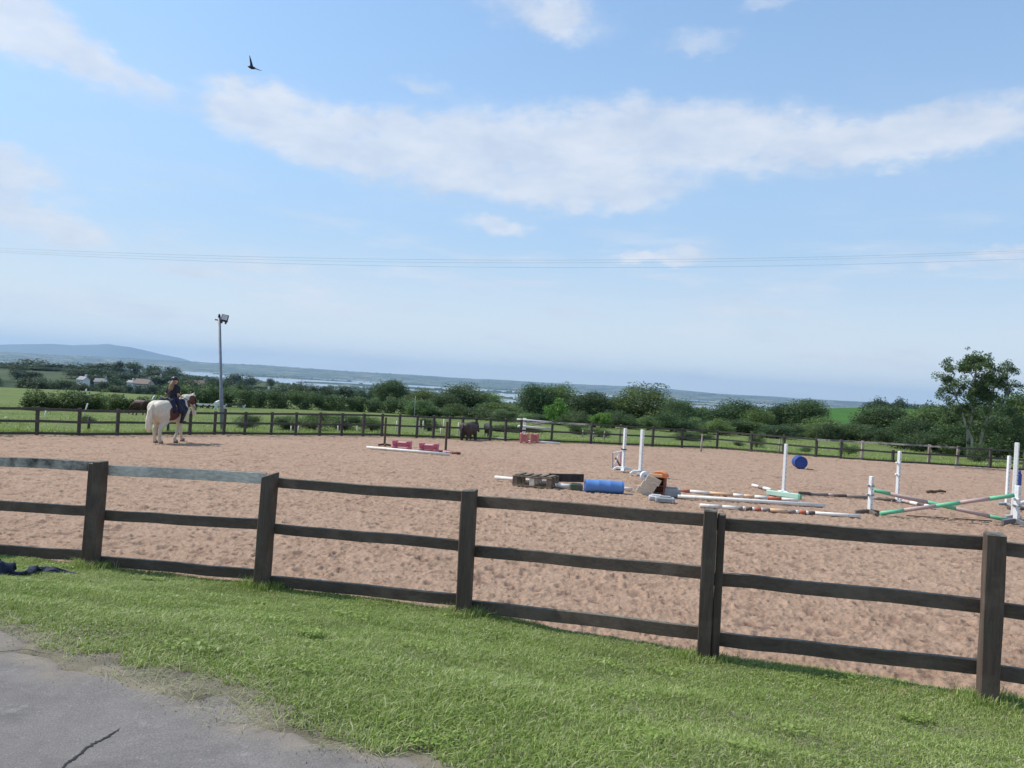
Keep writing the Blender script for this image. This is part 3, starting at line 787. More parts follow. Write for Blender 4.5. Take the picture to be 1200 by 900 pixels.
# loose grit and crumbs of soil along the broken path edge
Rg = np.random.default_rng(44); n = 24000
gxx = Rg.uniform(-6.5, 3, n); gof = Rg.normal(.10, .12, n)
gyy = Yp(gxx)+gof; keep = (gyy > 1.2) & (Rg.uniform(0, 1, n) < .25+.9*fbm(gxx*4, gyy*4, 3, 52)); gxx = gxx[keep]; gyy = gyy[keep]; n = len(gxx)
gzz = np.maximum(verge_z(gxx, gyy), .398 - .08*sstep(.02, .24, gyy-Yp(gxx)))+.001
gs = Rg.uniform(.0012, .0042, n)*(Rg.uniform(0, 1, n)**1.5+.4)
tet = np.array([[1,0,0],[-.5,.87,0],[-.5,-.87,0],[0,0,1.1],[.3,.3,.8]])
V = (tet[None]*gs[:, None, None]*Rg.uniform(.6, 1.4, (n, 5, 1)) + np.stack([gxx, gyy, gzz], 1)[:, None, :]).reshape(-1, 3)
T = (np.arange(n)[:, None, None]*5 + np.array([[0,1,4],[1,3,4],[1,2,3],[2,0,4],[2,4,3]])[None]).reshape(-1, 3)
tag(mesh_np('grit', V, T, M['soilgrit']), 'loose grit and crumbled soil along the broken edge of the concrete path', 'grit', kind='stuff')
# broad-leaved weeds and clover patches in the turf
def clover():
    Rc = np.random.default_rng(91); Vs = []; Ts = []; Cs = []; k0 = 0
    for _ in range(46):
        cx = Rc.uniform(-6.5, 4.5); t_ = Rc.uniform(.08, .97); cy = float(Yp(cx)+(Yn(cx)-Yp(cx))*t_)
        if cy < 1.5: continue
        m_ = int(Rc.uniform(50, 170)); r_ = Rc.uniform(.06, .22)
        a = Rc.uniform(0, 6.28, m_); rr_ = r_*np.sqrt(Rc.uniform(0, 1, m_)); x = cx+np.cos(a)*rr_; y = cy+np.sin(a)*rr_*.8
        z = verge_z(x, y)+Rc.uniform(.022, .05, m_); sz_ = Rc.uniform(.006, .013, m_)
        b_ = Rc.uniform(0, 6.28, m_); tl = Rc.normal(0, .35, (m_, 2))
        for q in range(4):
            aa = b_+q*math.pi/2
            dx = np.cos(aa)*sz_; dy = np.sin(aa)*sz_
            Vs.append(np.stack([x+dx, y+dy, z+dx*tl[:, 0]+dy*tl[:, 1]], 1))
        base_ = k0+np.arange(m_); Ts.append(np.stack([base_, base_+m_, base_+2*m_, base_+3*m_], 1)); k0 += 4*m_
        Cs.append(np.tile(Rc.uniform(.25, .6, m_), 4))
    return np.concatenate(Vs), np.concatenate(Ts), np.concatenate(Cs)
V, T, cc_ = clover()
tag(mesh_np('clover', V, T, M['blade'], col=cc_), 'patches of clover and small broad-leaved weeds in the mown verge', 'clover', kind='stuff')
# rough grass and weeds along the foot of the far fence
def yfar(x, t_, R_):
    y = Yf(x) + .0 + 2.2*t_**1.5
    return y, (fbm(x*.9, y*.9, 3, 88) > .36)
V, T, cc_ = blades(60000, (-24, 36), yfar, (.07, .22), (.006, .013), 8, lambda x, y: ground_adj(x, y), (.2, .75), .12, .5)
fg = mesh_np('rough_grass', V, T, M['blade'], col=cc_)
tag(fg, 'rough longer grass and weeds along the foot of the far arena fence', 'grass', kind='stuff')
# tufts in the paddock
def ypad(x, t_, R_):
    y = Yf(x) + 2 + 45*t_**1.6
    return y, (fbm(x*.35, y*.35, 3, 98) > .50) & (np.abs(x) < y*.75)
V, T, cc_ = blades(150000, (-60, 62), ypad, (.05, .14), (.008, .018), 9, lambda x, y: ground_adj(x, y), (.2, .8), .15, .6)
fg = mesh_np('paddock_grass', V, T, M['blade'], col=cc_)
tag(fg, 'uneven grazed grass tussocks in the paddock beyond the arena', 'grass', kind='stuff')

# ================================================================== NEAR FENCE
fence = empty('post_and_rail_fence', NF[2], 'dark creosoted three-rail timber fence in the foreground along the grass verge', 'fence')
def rel(par, p): return Vector(p) - par.location
post_px = [(-92,642,-80,527),(108,668,118.5,540.5),(306,690.5,317,556),(543,724,550.5,574),(824,776,833,597),(1157,823,1166,625),(1560,900,1570,672)]
POSTS = []
fd = Vector((NF[4].x-NF[0].x, NF[4].y-NF[0].y, 0)).normalized(); fn = Vector((-fd.y, fd.x, 0))   # fn points to the arena
ang = math.atan2(fd.y, fd.x)
for k, (bx, by, tx, ty) in enumerate(post_px):
    if k == 0: b_ = Vector((-6.2, float(Yn(-6.2)), gz(float(Yn(-6.2)))))
    elif k == 6: b_ = Vector((5.45, float(Yn(5.45)), gz(float(Yn(5.45)))))
    else: b_ = G(bx, by)
    top = A(tx, ty, b_.y) if 0 < k < 6 else b_ + Vector((.02, 0, 1.16))
    POSTS.append((b_, top))
def post_mesh(b_, top, w, dpt, slant=0.0, rotj=0.0, name='post', m=None, par=None, below=.3):
    bm = bmesh.new()
    h = (top-b_).length
    box(bm, 0, 0, h/2-below/2, w, dpt, h+below, None, .008)
    # break the post into lengths so the faces are not dead straight, slant the sawn top
    for zc in (h*.25, h*.5, h*.75):
        geom = bm.verts[:]+bm.edges[:]+bm.faces[:]
        bmesh.ops.bisect_plane(bm, geom=geom, plane_co=(0, 0, zc), plane_no=(0, 0, 1))
    for v in bm.verts:
        if v.co.z > h-.05: v.co.z += slant*v.co.x/w + random.uniform(-.003, .003)
        v.co.x += random.uniform(-.003, .003); v.co.y += random.uniform(-.003, .003)
    ax = (top-b_).normalized()
    q = Vector((0, 0, 1)).rotation_difference(ax)
    Mx = Matrix.Translation(rel(par, b_)) @ q.to_matrix().to_4x4() @ Matrix.Rotation(ang+rotj, 4, 'Z')
    bm.transform(Mx)
    return bm_obj(name, bm, m or M['post'], par)
for k, (b_, top) in enumerate(POSTS):
    post_mesh(b_, top, {4: .108, 1: .10}.get(k, .130), .13, [0, .0, .05, .01, .0, .0, 0][k], [0, .16, .10, .12, .03, -.05, 0][k], par=fence)
# second posts standing against two of the main ones
b_, top = POSTS[4]; dlt = fd*.086 + fn*.035
post_mesh(b_+dlt, top+dlt-Vector((0, 0, .03)), .062, .10, 0, .0, par=fence)
b_, top = POSTS[1]; dlt = fd*-.098 + fn*.03
post_mesh(b_+dlt, top+dlt-Vector((0, 0, .03)), .085, .11, 0, .1, par=fence)
def fence_pt(px, py, off=.10):
    """point on the vertical plane of the rails"""
    d = px_dir(px, py); o = NF[2] + fn*off
    # intersect with polyline plane approximated per bay
    best = None
    for i_ in range(len(POSTS)-1):
        a = POSTS[i_][0]+fn*off; b2 = POSTS[i_+1][0]+fn*off
        e = b2-a
        den = d.x*e.y - d.y*e.x
        if abs(den) < 1e-9: continue
        t_ = (a.x*e.y - a.y*e.x)/den
        u_ = ((d.x*t_-a.x)*e.x + (d.y*t_-a.y)*e.y)/(e.x**2+e.y**2)
        if -.06 <= u_ <= 1.06: best = Vector((d.x*t_, d.y*t_, CAM_Z+d.z*t_)); 
        if best and -.0 <= u_ <= 1.0: break
    return best
ENDS = ([], [])
RAILS = [ # (x0,y0,x1,y1) of centre line, half height px, material
 (-60,537,112,546.5,.105,'rail_half'),(114,549.5,312,560.5,.112,'rail_grey'),(312,565,545,582,.098,'rail'),(547,586.5,828,609,.105,'rail'),(830,612,1160,637.5,.105,'rail'),(1162,641,1300,655,.105,'rail'),
 (-60,589,112,599,.105,'rail'),(114,603,312,614.5,.105,'rail'),(312,618.5,545,639,.098,'rail'),(547,645,828,670.5,.105,'rail'),(830,677,1160,710,.105,'rail'),(1162,713,1300,729,.105,'rail'),
 (-60,640,112,652.5,.11,'rail'),(114,657,312,674,.105,'rail'),(312,680,545,703,.105,'rail'),(547,709,828,742,.11,'rail'),(830,747,1160,783,.11,'rail'),(1162,787,1300,806,.11,'rail')]
for (xa, ya, xb, yb, hh_, mm) in RAILS:
    p = fence_pt(xa, ya); q = fence_pt(xb, yb)
    if p is None or q is None: print('rail miss', xa, xb); continue
    if xb == 1300: q = p + (q-p)*((POSTS[6][0].x-p.x)/(q.x-p.x))      # carry the end bays on to their posts
    if xa == -60: p = q + (p-q)*((POSTS[0][0].x-q.x)/(p.x-q.x))
    if xb == 1300: ENDS[1].append(q)
    if xa == -60: ENDS[0].append(p)
    if xa in (114, 547, 1162): p = p + fn*.001
    bm = bmesh.new()
    beam(bm, rel(fence, p), rel(fence, q), .045, hh_, bev=.005, seg=6, warp=.0055)
    bm_obj('rail', bm, M[mm], fence)
# the fence runs on past both sides of the view
for side_, start, mults in ((1, 6, (7.4, 9.4, 11.4)), (0, 0, (-8.2, -10.2, -12.2))):
    prev = POSTS[start][0]; hts = [e.z-prev.z for e in ENDS[side_]]
    for x_ in mults:
        nb = Vector((x_, float(Yn(x_)), gz(float(Yn(x_)))))
        post_mesh(nb, nb+Vector((.02, 0, 1.16)), .13, .13, 0, 0, par=fence)
        for zc in hts:
            bm = bmesh.new(); beam(bm, rel(fence, prev+fn*.10+Vector((0, 0, zc))), rel(fence, nb+fn*.10+Vector((0, 0, zc))), .045, .105, bev=.005, seg=4, warp=.004)
            bm_obj('rail', bm, M['rail'], fence)
        prev = nb

# longer tufts left by the mower round the post feet
def ypost(x, t_, R_):
    k = R_.integers(0, 7, len(x)); px0 = np.array([p[0].x for p in POSTS])[k]; py0 = np.array([p[0].y for p in POSTS])[k]
    a = R_.uniform(0, 6.28, len(x)); r_ = .07+np.abs(R_.normal(0, .07, len(x)))
    x[:] = px0+np.cos(a)*r_*1.3; y = py0+np.sin(a)*r_
    return y, (y < Yn(x)+.10)
V, T, cc_ = blades(5200, (-6, 6), ypost, (.045, .125), (.002, .0042), 15, verge_z, (.2, .85), .12, .45)
tag(mesh_np('tuft_grass', V, T, M['blade'], col=cc_), 'longer uncut grass tufts round the feet of the foreground fence posts', 'grass', kind='stuff')

# ================================================================== FAR FENCE
farf = empty('arena_perimeter_fence', FF[9], 'long dark three-rail timber fence around the far side of the sand arena', 'fence')
FPX = [-330,-285,-240,-200,-155,-110,-60,-8,43,92,137,184,222,251,262,286.5,317.5,346,374,400,425,447,467.5,488,507.5,526,541,557,574,592,610,628,646,657,676,692,709,726,745,764.5,782,799,820,840,880,918,956,985,1010,1046,1088,1121,1160,1200,1245,1290,1340,1400]
FPX = [p for p in FPX if p not in (628,657,676,709,745,782,820)]
hpx = [-330,0,258,350,545,645,765,956,1140,1400]; hm = [.92,.92,.92,1.0,1.12,1.12,1.08,1.0,1.02,1.02]
ffpx = np.array([p[0] for p in FF_PX]); ffpy = np.array([p[1] for p in FF_PX])
pts = []
for p in FPX:
    # walk along the survey line
    y_ = float(np.interp(p, ffpx, ffpy)); pts.append((p, G(p, y_), float(np.interp(p, hpx, hm))))
for i_, (p, b_, h_) in enumerate(pts):
    w_ = .11 if p < 600 else .12
    grey = p in (1088, 1121, 1010, 726)
    hh_ = h_+.03
    if p == 262: hh_ += .12
    if p in (1046,): hh_ *= .62
    bm = bmesh.new(); box(bm, 0, 0, hh_/2-.15, w_, w_, hh_+.3, None, .006)
    lean = random.uniform(-.02, .02) + (.06 if p == 1121 else 0)
    bm.transform(Matrix.Translation(rel(farf, b_)) @ Matrix.Rotation(lean, 4, 'Y') @ Matrix.Rotation(random.uniform(-.3, .3)+(.5 if p < 600 else 0), 4, 'Z'))
    bm_obj('post', bm, M['post_grey'] if grey else M['far_post'], farf)
for i_ in range(len(pts)-1):
    pa, a, ha = pts[i_]; pb, b2, hb = pts[i_+1]
    for j, fr in enumerate((.95, .52, .09)):
        if pa > 956 and j == 2: fr = .05
        if pa < 600: r_h = .085
        else: r_h = .09
        m_ = M['far_rail_grey'] if (j == 0 and pa >= 610 and (pa < 650 or 950 < pa < 1100)) else M['far_rail']
        bm = bmesh.new()
        off = Vector((0, -.075, 0)) if pa > 600 else Vector((.05, -.06, 0))
        beam(bm, rel(farf, a)+off+Vector((0, 0, ha*fr+random.uniform(-.012, .012))), rel(farf, b2)+off+Vector((0, 0, hb*fr+random.uniform(-.012, .012))), .04, r_h, seg=1)
        bm_obj('rail', bm, m_, farf)
# ================================================================== TREES
def leaf_cloud(R_, centers, radii, counts, size, squash=.85, shade_bias=None):
    P = []; SH = []
    for (cx, cy, cz), r, n in zip(centers, radii, counts):
        u = R_.normal(0, 1, (n, 3)); u /= np.linalg.norm(u, axis=1)[:, None]
        rad = r*(R_.uniform(0, 1, n)**.40)
        p = u*rad[:, None]; p[:, 2] *= squash
        P.append(p+np.array([cx, cy, cz])); SH.append(np.full(n, R_.uniform(.15, .75))+R_.normal(0, .16, n))
    P = np.concatenate(P); SH = np.clip(np.concatenate(SH), 0, 1)
    n = len(P)
    nr = R_.normal(0, 1, (n, 3)); nr[:, 2] = np.abs(nr[:, 2])+.35; nr /= np.linalg.norm(nr, axis=1)[:, None]
    a = np.cross(nr, R_.normal(0, 1, (n, 3))); a /= np.linalg.norm(a, axis=1)[:, None]
    b_ = np.cross(nr, a)
    s1 = size*R_.uniform(.6, 1.35, n)[:, None]; s2 = s1*R_.uniform(.45, .8, n)[:, None]
    V = np.stack([P-a*s1, P-b_*s2, P+a*s1, P+b_*s2], 1).reshape(-1, 3)
    Fq = np.arange(4*n).reshape(-1, 4)
    return V, Fq, np.repeat(SH, 4)
def crown_clusters(R_, w, h, zc, n, rmin, rmax, lump=.11, top_flat=0.0):
    """cluster centres through the volume of an uneven crown of full width w and height h"""
    out = []
    ph = R_.uniform(0, 6.28, 4)
    while len(out) < n:
        u = R_.normal(0, 1, 3); u /= np.linalg.norm(u)
        rad = R_.uniform(.25, 1)**.5
        a = math.atan2(u[1], u[0])
        k = 1 + lump*math.sin(2*a+ph[0]) + lump*.7*math.sin(3*a+ph[1]+2*u[2]) + lump*.6*math.sin(5*u[2]*2+ph[2])
        p = np.array([u[0]*w/2, u[1]*w/2, u[2]*h/2])*rad*k*.86
        if u[2] < 0: p[2] *= 1.05; p[:2] *= 1.10
        out.append((p[0], p[1], p[2]+zc))
    rad = R_.uniform(rmin, rmax, n)
    return out, rad
def tree_mesh(seedv, w, h, trunk_h, nclus, nleaf, size, matl, rr_=(.19, .30), low=.03):
    """returns (crown mesh, trunk mesh) for a tree w wide, h tall"""
    R_ = np.random.default_rng(seedv)
    ch = h*(1-low); zc = h*low + ch/2
    cen, rad = crown_clusters(R_, w, ch, zc, nclus, w*rr_[0], w*rr_[1])
    rad = np.minimum(rad, ch*.33)
    cnt = np.maximum((nleaf*rad**2/np.sum(rad**2)).astype(int), 8)
    V, Fq, SH = leaf_cloud(R_, cen, rad, cnt, size)
    V[:, 2] = np.maximum(V[:, 2], .02)
    co = mesh_np('crown', V, Fq, M[matl], col=SH)
    bm = bmesh.new()
    tr = max(.05, h*.035)
    pts_ = [(0, 0, -.4), (tr*.3, 0, h*.18), (-tr*.4, tr*.3, h*.4), (0, 0, h*.68)]
    tube(bm, pts_, [tr*1.35, tr, tr*.7, tr*.2], 7)
    for k in range(7):
        cx, cy, cz = cen[k*len(cen)//7]
        z0 = h*(.16+.05*k)
        m_ = ((cx)*.45, (cy)*.45, z0*.5+cz*.5)
        tube(bm, [(0, 0, z0), m_, (cx*.95, cy*.95, cz)], [tr*.55, tr*.3, tr*.1], 5)
    to = bm_obj('trunk', bm, M['bark'])
    return co, to
def set_tree(root, proto, sc_=(1, 1, 1), first=False, rz=0.0):
    co, to = proto
    for src, nm in ((co, 'crown'), (to, 'trunk')):
        o = src if first else src.copy()
        if not first: COL.objects.link(o)
        o.name = nm; o.parent = root; o.scale = sc_; o.rotation_euler = (0, 0, rz)
PROTO = {}
used_proto = set()
def get_proto(key):
    if key not in PROTO:
        kind, v = key
        PROTO[key] = {
          'round':  lambda: tree_mesh(100+v, 1.0, 1.0, .2, 70, 17000, .0175, 'leafdark'),
          'mid':    lambda: tree_mesh(200+v, 1.0, 1.0, .2, 76, 16000, .017, 'leafmid', (.17, .27)),
          'bright': lambda: tree_mesh(300+v, 1.0, 1.0, .2, 26, 4200, .030, 'leafbright', (.14, .26), .04),
          'bush':   lambda: tree_mesh(400+v, 1.0, 1.0, .1, 34, 8000, .020, 'leafmid', (.17, .28), .0),
          'bushdark': lambda: tree_mesh(500+v, 1.0, 1.0, .1, 34, 8000, .020, 'leafdark', (.17, .28), .0),
          'far':    lambda: tree_mesh(600+v, 1.0, 1.0, .1, 22, 2400, .036, 'leaffar', (.20, .34), .0),
        }[kind]()
        return PROTO[key], True
    return PROTO[key], False
def put_tree(px, top_py, wpx, Y, kind, v, label, cat, group=None, name='tree', depth=None, sink=.0):
    d = px_dir(px, 450); x = (px-600)/F*Y
    # true azimuth at mid height
    py_mid = 450+(px-600)*math.tan(TH)+10
    x = px_dir(px, py_mid).x*Y
    zb = float(ground_adj(np.array([x]), np.array([float(Y)]))[0]) - sink
    zt = A(px, top_py, Y).z
    h = max(zt-zb, .3); w = wpx/F*Y
    proto, first = get_proto((kind, v))
    root = empty(name, (x, Y, zb), label, cat, group)
    dd_ = depth or w
    set_tree(root, proto, (w, dd_, h), first, 0.0 if first else random.choice([0, math.pi])+random.uniform(-.35, .35))
    return root

G1 = 'trees of the belt beyond the paddock'
TREES = [
 # px, top, width, Y, kind, variant, label
 (458,446,44,128,'round',0,'solitary round dark tree standing clear of the hedge in front of the lough'),
 (500,457,52,104,'mid',0,'low rounded dark tree at the left end of the tree belt'),
 (523,461,40,96,'round',1,'dark bushy tree tucked between the low left tree and a taller one'),
 (547,448,52,100,'round',2,'tall broad dark tree just left of the gap showing the lough'),
 (572,458,42,106,'mid',1,'lower sloping tree on the left edge of the lough gap'),
 (590,470,50,92,'bush',0,'pale green low scrub filling the lough gap'),
 (629,451,46,98,'round',3,'left one of the twin dark trees above the white and red jump'),
 (657,449,50,100,'mid',2,'right one of the twin dark trees above the white and red jump'),
 (692,460,56,94,'round',0,'dark tree behind the two small bright green saplings'),
 (722,466,38,97,'mid',3,'narrow dark tree left of the big domed tree'),
 (757,452,82,98,'mid',0,'biggest domed tree of the belt, right above the two white wings'),
 (795,468,44,92,'round',1,'shadowed tree at the right shoulder of the domed tree'),
 (822,476,34,102,'mid',1,'small pale leafed tree in the dip right of the domed tree'),
 (862,467,66,96,'round',2,'wide dark tree left of the white post and blue drum'),
 (888,478,36,90,'mid',2,'lighter small tree between two wide dark trees'),
 (912,474,36,99,'round',3,'slim dark tree behind the white post'),
 (942,469,62,98,'round',0,'flat topped dark tree beside the bright green crop field'),
 (968,489,62,86,'bush',1,'low rounded green thicket under the bright green crop field'),
 (1038,474,74,90,'round',1,'very dark broad tree below the thin pole on the skyline'),
 (1000,494,44,84,'bushdark',0,'dark scrubby bush between the thicket and the broad dark tree'),
 (1093,477,70,70,'mid',3,'leafy mid green tree just left of the tall sparse tree'),
 (1070,488,56,64,'bushdark',1,'dark bush behind the fence left of the tall sparse tree'),
 (1192,455,84,60,'mid',1,'bushy green tree at the right edge of the view'),
 (1172,478,60,55,'round',2,'dark dense tree behind the tall sparse tree'),
 (1146,468,66,64,'mid',2,'green tree filled in behind the trunks of the tall sparse tree'),
 (1236,462,80,62,'round',3,'dark tree beyond the right edge next to the bushy green tree'),
 (1128,492,60,57,'bushdark',2,'dark shrub at the foot of the tall sparse tree'),
]
for T_ in TREES:
    put_tree(*T_, 'bush' if 'bush' in T_[4] else 'tree', G1, 'tree' if 'bush' not in T_[4] else 'bush')
for (px, tp, w, Y, lb) in [(653,467,30,76,'larger bright green sapling in front of the twin dark trees'),(706,480,23,72,'smaller bright green sapling below the big domed tree'),(499,475,16,78,'pale bright green shrub among the dark trees at the left end of the belt')]:
    put_tree(px, tp, w, Y, 'bright', 0 if w > 25 else 1, lb, 'sapling', 'bright green saplings before the belt', 'sapling')
# understory
def near_label(px):
    T_ = min(TREES, key=lambda t_: abs(t_[0]-px)); side = 'left' if px < T_[0] else 'right'
    return 'bush at the %s foot of the %s' % (side, ' '.join(T_[6].split()[:8]))
R2 = random.Random(4)
for k, px in enumerate(range(492, 1200, 21)):
    Y = R2.uniform(74, 84) - (18 if px > 1060 else 0)
    base_h = 450+(px-600)*.0577
    tp = base_h + R2.uniform(22, 31) + (4 if 590 < px < 640 else 0)
    put_tree(px+R2.uniform(-6, 6), tp, R2.uniform(30, 46), Y, R2.choice(['bush', 'bushdark', 'bushdark']), R2.randint(0, 2),
             near_label(px), 'bush', 'undergrowth bushes along the tree belt', 'bush')
# shrubs close behind the far fence
SH_ = [ # px, top, w, Y, kind, label
 (295,484,30,38,'bushdark','small dark shrub behind the fence just right of the floodlight pole'),
 (338,485,34,38.5,'bushdark','rounded dark shrub behind the fence, left of the widest shrub clump'),
 (372,481,44,39,'bush','widest shrub clump behind the fence between pole and brown uprights'),
 (408,483,40,41,'bushdark','dark shrub behind the fence left of the brown uprights'),
 (438,486,32,42,'bush','shrub behind the fence at the left brown upright'),
 (505,489,26,46,'bushdark','small shrub behind the fence near the right brown upright'),
 (704,500,30,53,'bush','shrub behind the fence left of the pair of white wings'),
 (680,497,28,55,'bushdark','dark shrub behind the fence midway between the red blocks and wings'),
 (806,505,30,55,'bushdark','shrub behind the fence right of the white wings'),
 (826,506,26,56,'bush','light shrub behind the fence further right of the white wings'),
 (889,505,19,50.5,'bush','upright leafy shrub in the fence line left of the white post'),
 (947,524,16,46,'bushdark','tiny dark shrub by the fence above the blue drum'),
 (998,518,26,46.5,'bush','pale leafy shrub rising through the fence right of the blue drum'),
 (868,519,14,50,'bushdark','tiny dark weed clump by the fence'),
 (594,497,40,52,'bushdark','dark thicket behind the fence left of the red blocks'),
 (620,497,40,54,'bush','thicket behind the fence above the red blocks'),
 (107,487,17,34,'bushdark','small dark bush hanging behind the fence at the left'),
 (1150,520,26,47,'bushdark','low dark shrub behind the fence below the tall sparse tree'),
]
for (px, tp, w, Y, kd, lb) in SH_:
    put_tree(px, tp, w, Y, kd, 2 if w < 30 else 0, lb, 'shrub', 'shrubs behind the far fence', 'shrub')

# hedges
def hedge(ptspx, hgt, thick, seedv, label, m='leafdark', dens=900, tz=None, size=.06):
    R_ = np.random.default_rng(seedv)
    P = [G(*p) for p in ptspx]
    cen = []; 
    for a, b_ in zip(P[:-1], P[1:]):
        n = max(2, int((b_-a).length/.55))
        for k in range(n):
            q = a.lerp(b_, k/n); zb = float(ground_adj(np.array([q.x]), np.array([q.y]))[0])
            hh_ = hgt*(.72+.5*float(fbm(np.array([q.x*.22]), np.array([q.y*.22]), 3, seedv)[0]))
            for lv in range(3):
                cen.append((q.x+R_.normal(0, thick*.25), q.y+R_.normal(0, thick*.3), zb+hh_*(.2+.3*lv)+R_.normal(0, .06)))
    cen = np.array(cen); org = P[len(P)//2].copy()
    n = len(cen)
    V, Fq, SH = leaf_cloud(R_, cen, R_.uniform(thick*.35, thick*.62, n), np.full(n, dens//2), size, .8)
    V = V-np.array([org.x, org.y, org.z])
    root = empty('hedge', org, label, 'hedge', 'hedges of the paddock')
    mesh_np('foliage', V, Fq, M[m], root, col=SH)
    bm = bmesh.new()
    for k in range(0, n, 9):
        x, y, z = cen[k]; x -= org.x; y -= org.y; z -= org.z
        tube(bm, [(x, y, z-.9), (x+.05, y, z-.3), (x+R_.normal(0, .15), y, z+.2)], [.035, .025, .01], 4)
    tag(bm_obj('stems', bm, M['bark'], root), kind='stuff')
hedge([(34,481),(60,481),(90,482),(125,483),(160,484),(205,485)], 0.80, 1.0, 31, 'dark bushy hedge behind the grazing brown horse at the left', 'leafmid', 700)
hedge([(60,479.5),(110,480),(150,480.5)], .75, 1.3, 32, 'low mid green bramble hedge in front of the green ridge field', 'leafmid', 700)
hedge([(196,476),(245,476.5),(300,477.5),(340,479),(380,480.5),(430,482.5),(470,485),(505,488)], 1.55, 1.5, 33, 'long dark hedge crossing behind the floodlight pole', 'leafdark', 620, size=.075)
hedge([(-160,476),(-80,476),(-20,477)], .8, .9, 34, 'low hedge beyond the left edge of the view', 'leafmid', 400)

# ---- tall sparse tree at the right
def big_tree():
    Y = 49.5; base = A(1146, 541, Y); x0, y0 = base.x, Y
    zb = float(ground_adj(np.array([x0]), np.array([y0]))[0])
    root = empty('tree', (x0, y0, zb), 'tall sparse tree with pale limbs showing against the sky at the right', 'tree', G1)
    R_ = random.Random(12); Rn = np.random.default_rng(77)
    bm = bmesh.new(); tips = []
    sc_ = Y/F
    def P(px, py, dy=0.0):
        q = A(px, py, y0+dy); return Vector((q.x-x0, q.y-y0, q.z-zb))
    def limb(pts_, r0, r1, n=7, leaf=1.0, lr=.42):
        k = len(pts_); rads = [r0+(r1-r0)*i_/(k-1) for i_ in range(k)]
        tube(bm, pts_, rads, n)
        if leaf: tips.append((pts_[-1], leaf, lr))
    def twig(p, d, L_, r, depth, leaf):
        q = p + d*L_*.5 + Vector((R_.gauss(0, .08), R_.gauss(0, .08), R_.gauss(0, .06)))*L_
        e = p + d*L_
        tube(bm, [p, q, e], [r, r*.7, r*.4], 5, cap=False)
        if depth == 0:
            if leaf > 0 and R_.random() < leaf: tips.append((e, 1, R_.uniform(.20, .38)))
            return
        for k in range(R_.choice([2, 3, 3])):
            nd = (d + Vector((R_.gauss(0, .55), R_.gauss(0, .55), R_.gauss(.12, .42)))).normalized()
            twig(e if k else q.lerp(e, .6), nd, L_*R_.uniform(.6, .85), r*.55, depth-1, leaf)
    # trunk group: main leaning stems read from the photo
    main = [P(1136,541), P(1134,520), P(1134,503), P(1141,482), P(1142,462,.2), P(1143,445,.1), P(1144,430), P(1145,419)]
    tube(bm, main, [.12, .10, .09, .08, .07, .055, .04, .02], 8)
    s2 = [P(1146,541,.3), P(1149,520,.2), P(1152,502), P(1156,492,-.2), P(1162,470,-.2), P(1165,455,-.1), P(1168,440)]
    tube(bm, s2, [.11, .09, .08, .065, .05, .04, .02], 8)
    s3 = [P(1139,541,-.4), P(1139,515,-.3), P(1131,496,-.2), P(1126,478), P(1120,464), P(1112,453), P(1104,447)]
    tube(bm, s3, [.09, .08, .065, .055, .04, .03, .018], 7)
    s4 = [P(1152,504,-.1), P(1158,497,-.6), P(1166,488,-.8), P(1176,474,-.7), P(1182,456,-.4)]
    tube(bm, s4, [.065, .055, .045, .03, .02], 7)
    for (st_, tg, r, lf, dp) in [
        (P(1143,445),P(1146,421),.05,.95,3),(P(1142,450),P(1134,424),.045,.9,3),(P(1143,440),P(1155,425),.04,.95,3),
        (P(1142,455),P(1122,430),.045,.8,3),(P(1141,460),P(1113,432),.035,.6,3),(P(1130,470),P(1108,450),.035,.8,3),(P(1120,464),P(1101,458),.03,.6,2),
        (P(1165,455),P(1172,436),.04,.45,3),(P(1168,445),P(1184,434),.035,.35,3),(P(1168,450),P(1190,440),.03,.4,3),(P(1164,462),P(1178,452),.03,.9,3),
        (P(1143,448),P(1160,444),.035,.95,3),(P(1141,470),P(1128,455),.035,.9,3),(P(1150,470),P(1156,456),.035,.95,3),
        (P(1112,465),P(1101,463),.022,.12,2),(P(1110,470),P(1100,467),.020,.1,2),(P(1182,456),P(1194,450),.025,.6,2),(P(1120,475),P(1104,476),.03,.8,2),
        (P(1141,482),P(1122,486,.6),.03,1,3),(P(1156,492),P(1180,480,.6),.03,1,3),(P(1130,500),P(1112,492,.5),.03,1,3),(P(1160,480),P(1150,468,-.5),.03,1,3),(P(1141,478),P(1146,462,.8),.03,1,3)]:
        d = tg-st_; twig(st_, (d/d.length), d.length*.46, r, dp, lf)
    bm_obj('limbs', bm, M['barkpale'], root)
    # crown masses read from the photo (px, py, radius px, density)
    for (px, py, r, dn) in [(1148,418,9,1),(1138,424,7,.7),(1152,428,9,1),(1147,438,9,1),(1128,432,4,.6),(1112,436,4,.8),(1117,444,6,.6),(1127,452,9,.8),(1112,457,8,.8),(1104,457,5,.7),(1136,456,10,1),(1153,448,9,1),(1160,437,6,.8),(1167,449,9,.9),(1146,465,13,1),(1160,463,14,1),(1130,468,13,.9),(1174,462,10,.9),(1180,472,12,.9),(1152,478,14,1),(1136,480,13,1),(1168,482,13,.9),(1122,484,11,.8),(1184,435,4,.5),(1178,444,4,.5),(1192,452,5,.6),(1140,492,8,.5),(1118,470,8,.7),(1140,498,13,1.3),(1122,503,13,1.3),(1160,502,14,1.3),(1150,514,13,1.0),(1133,516,12,1.0),(1175,500,13,1.2),(1110,492,12,1.2),(1165,518,12,.9),(1148,488,13,1.3),(1156,415,5,.6)]:
        for k in range(int(9*dn)):
            rr_ = r/F*Y
            q = P(px, py, 0)+Vector((R_.gauss(0, .52), R_.gauss(0, 1.1), R_.gauss(0, .50)))*rr_
            tips.append((q, dn, rr_*R_.uniform(.20, .42)))
